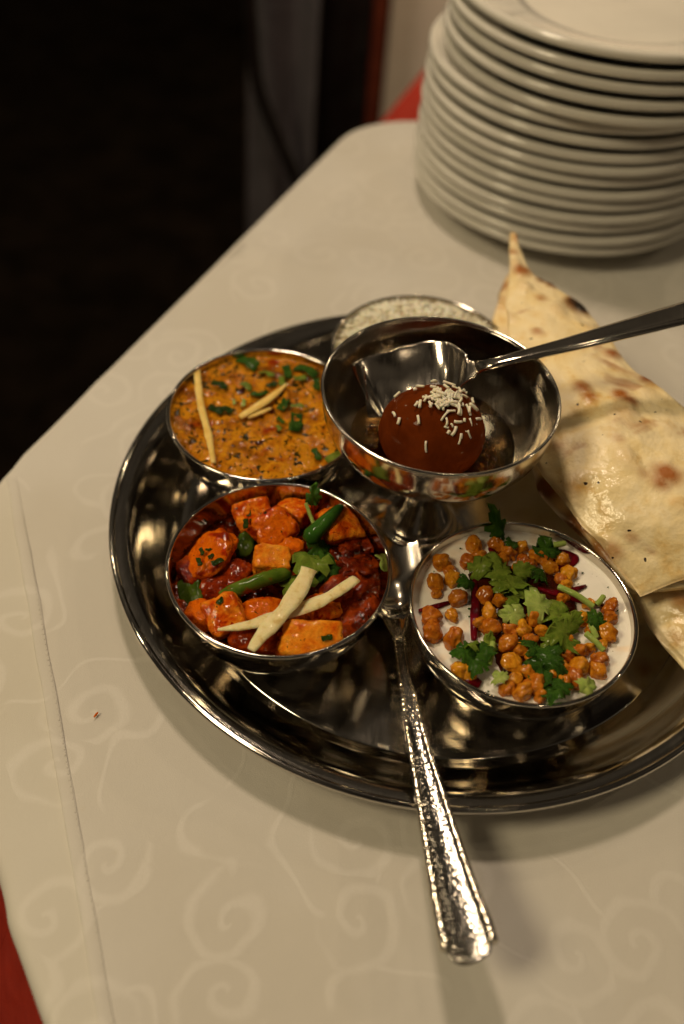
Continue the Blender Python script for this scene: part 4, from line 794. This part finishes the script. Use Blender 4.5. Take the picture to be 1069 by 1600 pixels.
# ------------------------------------------------------------------ naan
def naan(name, rows, label, toast, seed, thick=0.0030, nu=80, nv=130, bub=0.0010, rowshape=None):
    """rows: list of rows of (px, py, z) measured on the photo, interpolated to an uneven sheet with thickness"""
    R_ = [crpath([W(*p) for p in r], 12) for r in rows]
    def samp(L_, q):
        g = q * (len(L_) - 1); k = min(int(g), len(L_) - 2); return L_[k].lerp(L_[k + 1], g - k)
    G = []
    for i in range(nu + 1):
        u = i / nu; G.append([None] * (nv + 1)); colp = crpath([samp(r, u) for r in R_], 12)
        for j in range(nv + 1): G[i][j] = samp(colp, j / nv)
    V = []; col = []; F = []
    for side in (1, -1):
        for i in range(nu + 1):
            for j in range(nv + 1):
                p = G[i][j].copy(); u, v = i / nu, j / nv
                e = min(u, 1 - u) * 2.2; e2 = min(v, 1 - v) * 2.2; ed = max(0, min(1, min(e * 9, e2 * 12))); ed = math.sqrt(max(0, 1 - (1 - ed) ** 2))
                big = 0.0020 * nz(p, 26, seed) + bub * nz(p, 62, seed + 2) + 0.0006 * nz(p, 150, seed + 4)
                blis = max(0, nz(p, 62, seed + 9) - 0.20) * 0.0060
                p.z += big + (blis if side > 0 else 0) + side * thick * 0.5 * ed
                ex = 0.0022 * nz(p, 70, seed + 6) * (1 - ed); p.x += ex; p.y += ex * 0.7
                V.append(p); tv = min(1, blis * 220) * (0.5 + 0.5 * nz(p, 33, seed)) * 0.8; cv = 0.0; rise = 0.0
                for (tx, ty, rad, s_, ch) in toast:
                    q = W(tx, ty, G[i][j].z); dd = math.hypot(q.x - p.x, q.y - p.y) / rad
                    if dd < 1.6:
                        f = max(0, 1 - max(0, dd - 0.35) / 0.9) ** 1.3; tv = max(tv, f * s_); cv = max(cv, f * ch); rise = max(rise, f * s_ * 0.0014 if s_ > 0.6 else 0)
                tv = max(tv, (1 - ed) * 0.30 * max(0, 0.5 + nz(p, 60, seed + 1)))
                if side > 0: V[-1].z += rise * ed
                col.append((tv, cv, 0, 1))
    o_ = (nu + 1) * (nv + 1); st = nv + 1
    for i in range(nu):
        for j in range(nv):
            a = i * st + j; F.append((a, a + st, a + st + 1, a + 1)); F.append((o_ + a, o_ + a + 1, o_ + a + st + 1, o_ + a + st))
    for i in range(nu):
        for j in (0, nv): a = i * st + j; F.append((a, a + st, o_ + a + st, o_ + a))
    for j in range(nv):
        for i in (0, nu): a = i * st + j; F.append((a, a + 1, o_ + a + 1, o_ + a))
    ob = mesh(name, V, F, M['naan']); bm = bmesh.new(); bm.from_mesh(ob.data); bmesh.ops.recalc_face_normals(bm, faces=bm.faces[:]); bm.to_mesh(ob.data); bm.free()
    at = ob.data.color_attributes.new('toast', 'FLOAT_COLOR', 'POINT')
    for i, c in enumerate(col): at.data[i].color = c
    return tag(ob, label, 'bread')
TO = [(815, 428, .0065, .9, 0), (801, 398, .004, .6, 0), (808, 380, .004, .7, 0), (850, 440, .0055, 1, 1.0), (862, 450, .0045, 1, .8), (908, 484, .0075, 1, 1.3), (895, 478, .006, 1, .9), (838, 524, .004, .7, 0), (845, 470, .004, .5, 0), (908, 608, .0052, .85, 0), (920, 622, .0045, .85, 0), (968, 622, .0055, .9, 0), (982, 632, .005, .9, 0), (1040, 745, .0085, .85, 0), (1030, 758, .006, .7, 0), (955, 558, .0055, .9, .1), (1010, 598, .005, .9, .1), (965, 690, .004, .4, 0), (1005, 745, .005, .35, 0), (955, 868, .006, .55, 0), (985, 845, .004, .5, 0), (870, 700, .009, .25, 0), (930, 545, .004, .6, .0)]
naan('naan', [[(797, 372, .064), (799, 364, .064), (802, 368, .064)], [(796, 400, .064), (804, 398, .065), (815, 400, .064)], [(795, 440, .064), (815, 438, .066), (838, 436, .064)], [(791, 495, .063), (850, 490, .067), (918, 488, .064)], [(799, 570, .062), (890, 572, .069), (984, 574, .066)], [(811, 650, .061), (940, 650, .073), (1064, 636, .070)],
              [(836, 722, .059), (975, 730, .071), (1110, 715, .071)], [(893, 800, .055), (1010, 808, .064), (1130, 800, .068)], [(952, 868, .049), (1050, 868, .055), (1130, 862, .060)], [(1003, 930, .041), (1062, 907, .048), (1130, 885, .054)]],
     'large folded naan on top, pointed tip towards the plates', TO, 3.0)
naan('naan', [[(768, 505, 0.0420), (785, 445, 0.0430), (800, 420, 0.0410)], [(775, 560, 0.0410), (850, 540, 0.0470), (930, 530, 0.0390)], [(795, 640, 0.0390), (900, 640, 0.0470), (1050, 650, 0.0390)], [(832, 735, 0.0435), (950, 740, 0.0470), (1100, 740, 0.0390)], [(850, 778, 0.0410), (980, 800, 0.0450), (1110, 800, 0.0390)], [(900, 832, 0.0390), (1010, 850, 0.0440), (1120, 850, 0.0390)], [(948, 885, 0.0380), (1040, 890, 0.0430), (1125, 890, 0.0380)], [(990, 926, 0.0360), (1060, 922, 0.0410), (1125, 915, 0.0380)]],
     'second naan layer under the large one, its darker edge facing the yoghurt', [(850, 770, .010, .9, .3), (900, 825, .010, .9, .2), (785, 450, .006, .7, 0), (935, 868, .010, .8, .2), (780, 470, .006, .4, 0)], 8.0, 0.0040, 60, 90)
naan('naan', [[(960, 890, .023), (1040, 880, .027), (1140, 880, .022)], [(998, 938, .0255), (1065, 935, .030), (1150, 930, .024)], [(1022, 982, .0245), (1090, 985, .030), (1160, 980, .024)], [(1062, 1030, .022), (1110, 1035, .026), (1170, 1030, .022)], [(1100, 1075, .020), (1135, 1078, .023), (1175, 1070, .020)]],
     'lowest naan piece at the right edge, beside the yoghurt bowl', [(1060, 945, .007, .6, 0), (1055, 1000, .006, .3, 0)], 14.0, 0.0060, 50, 60)
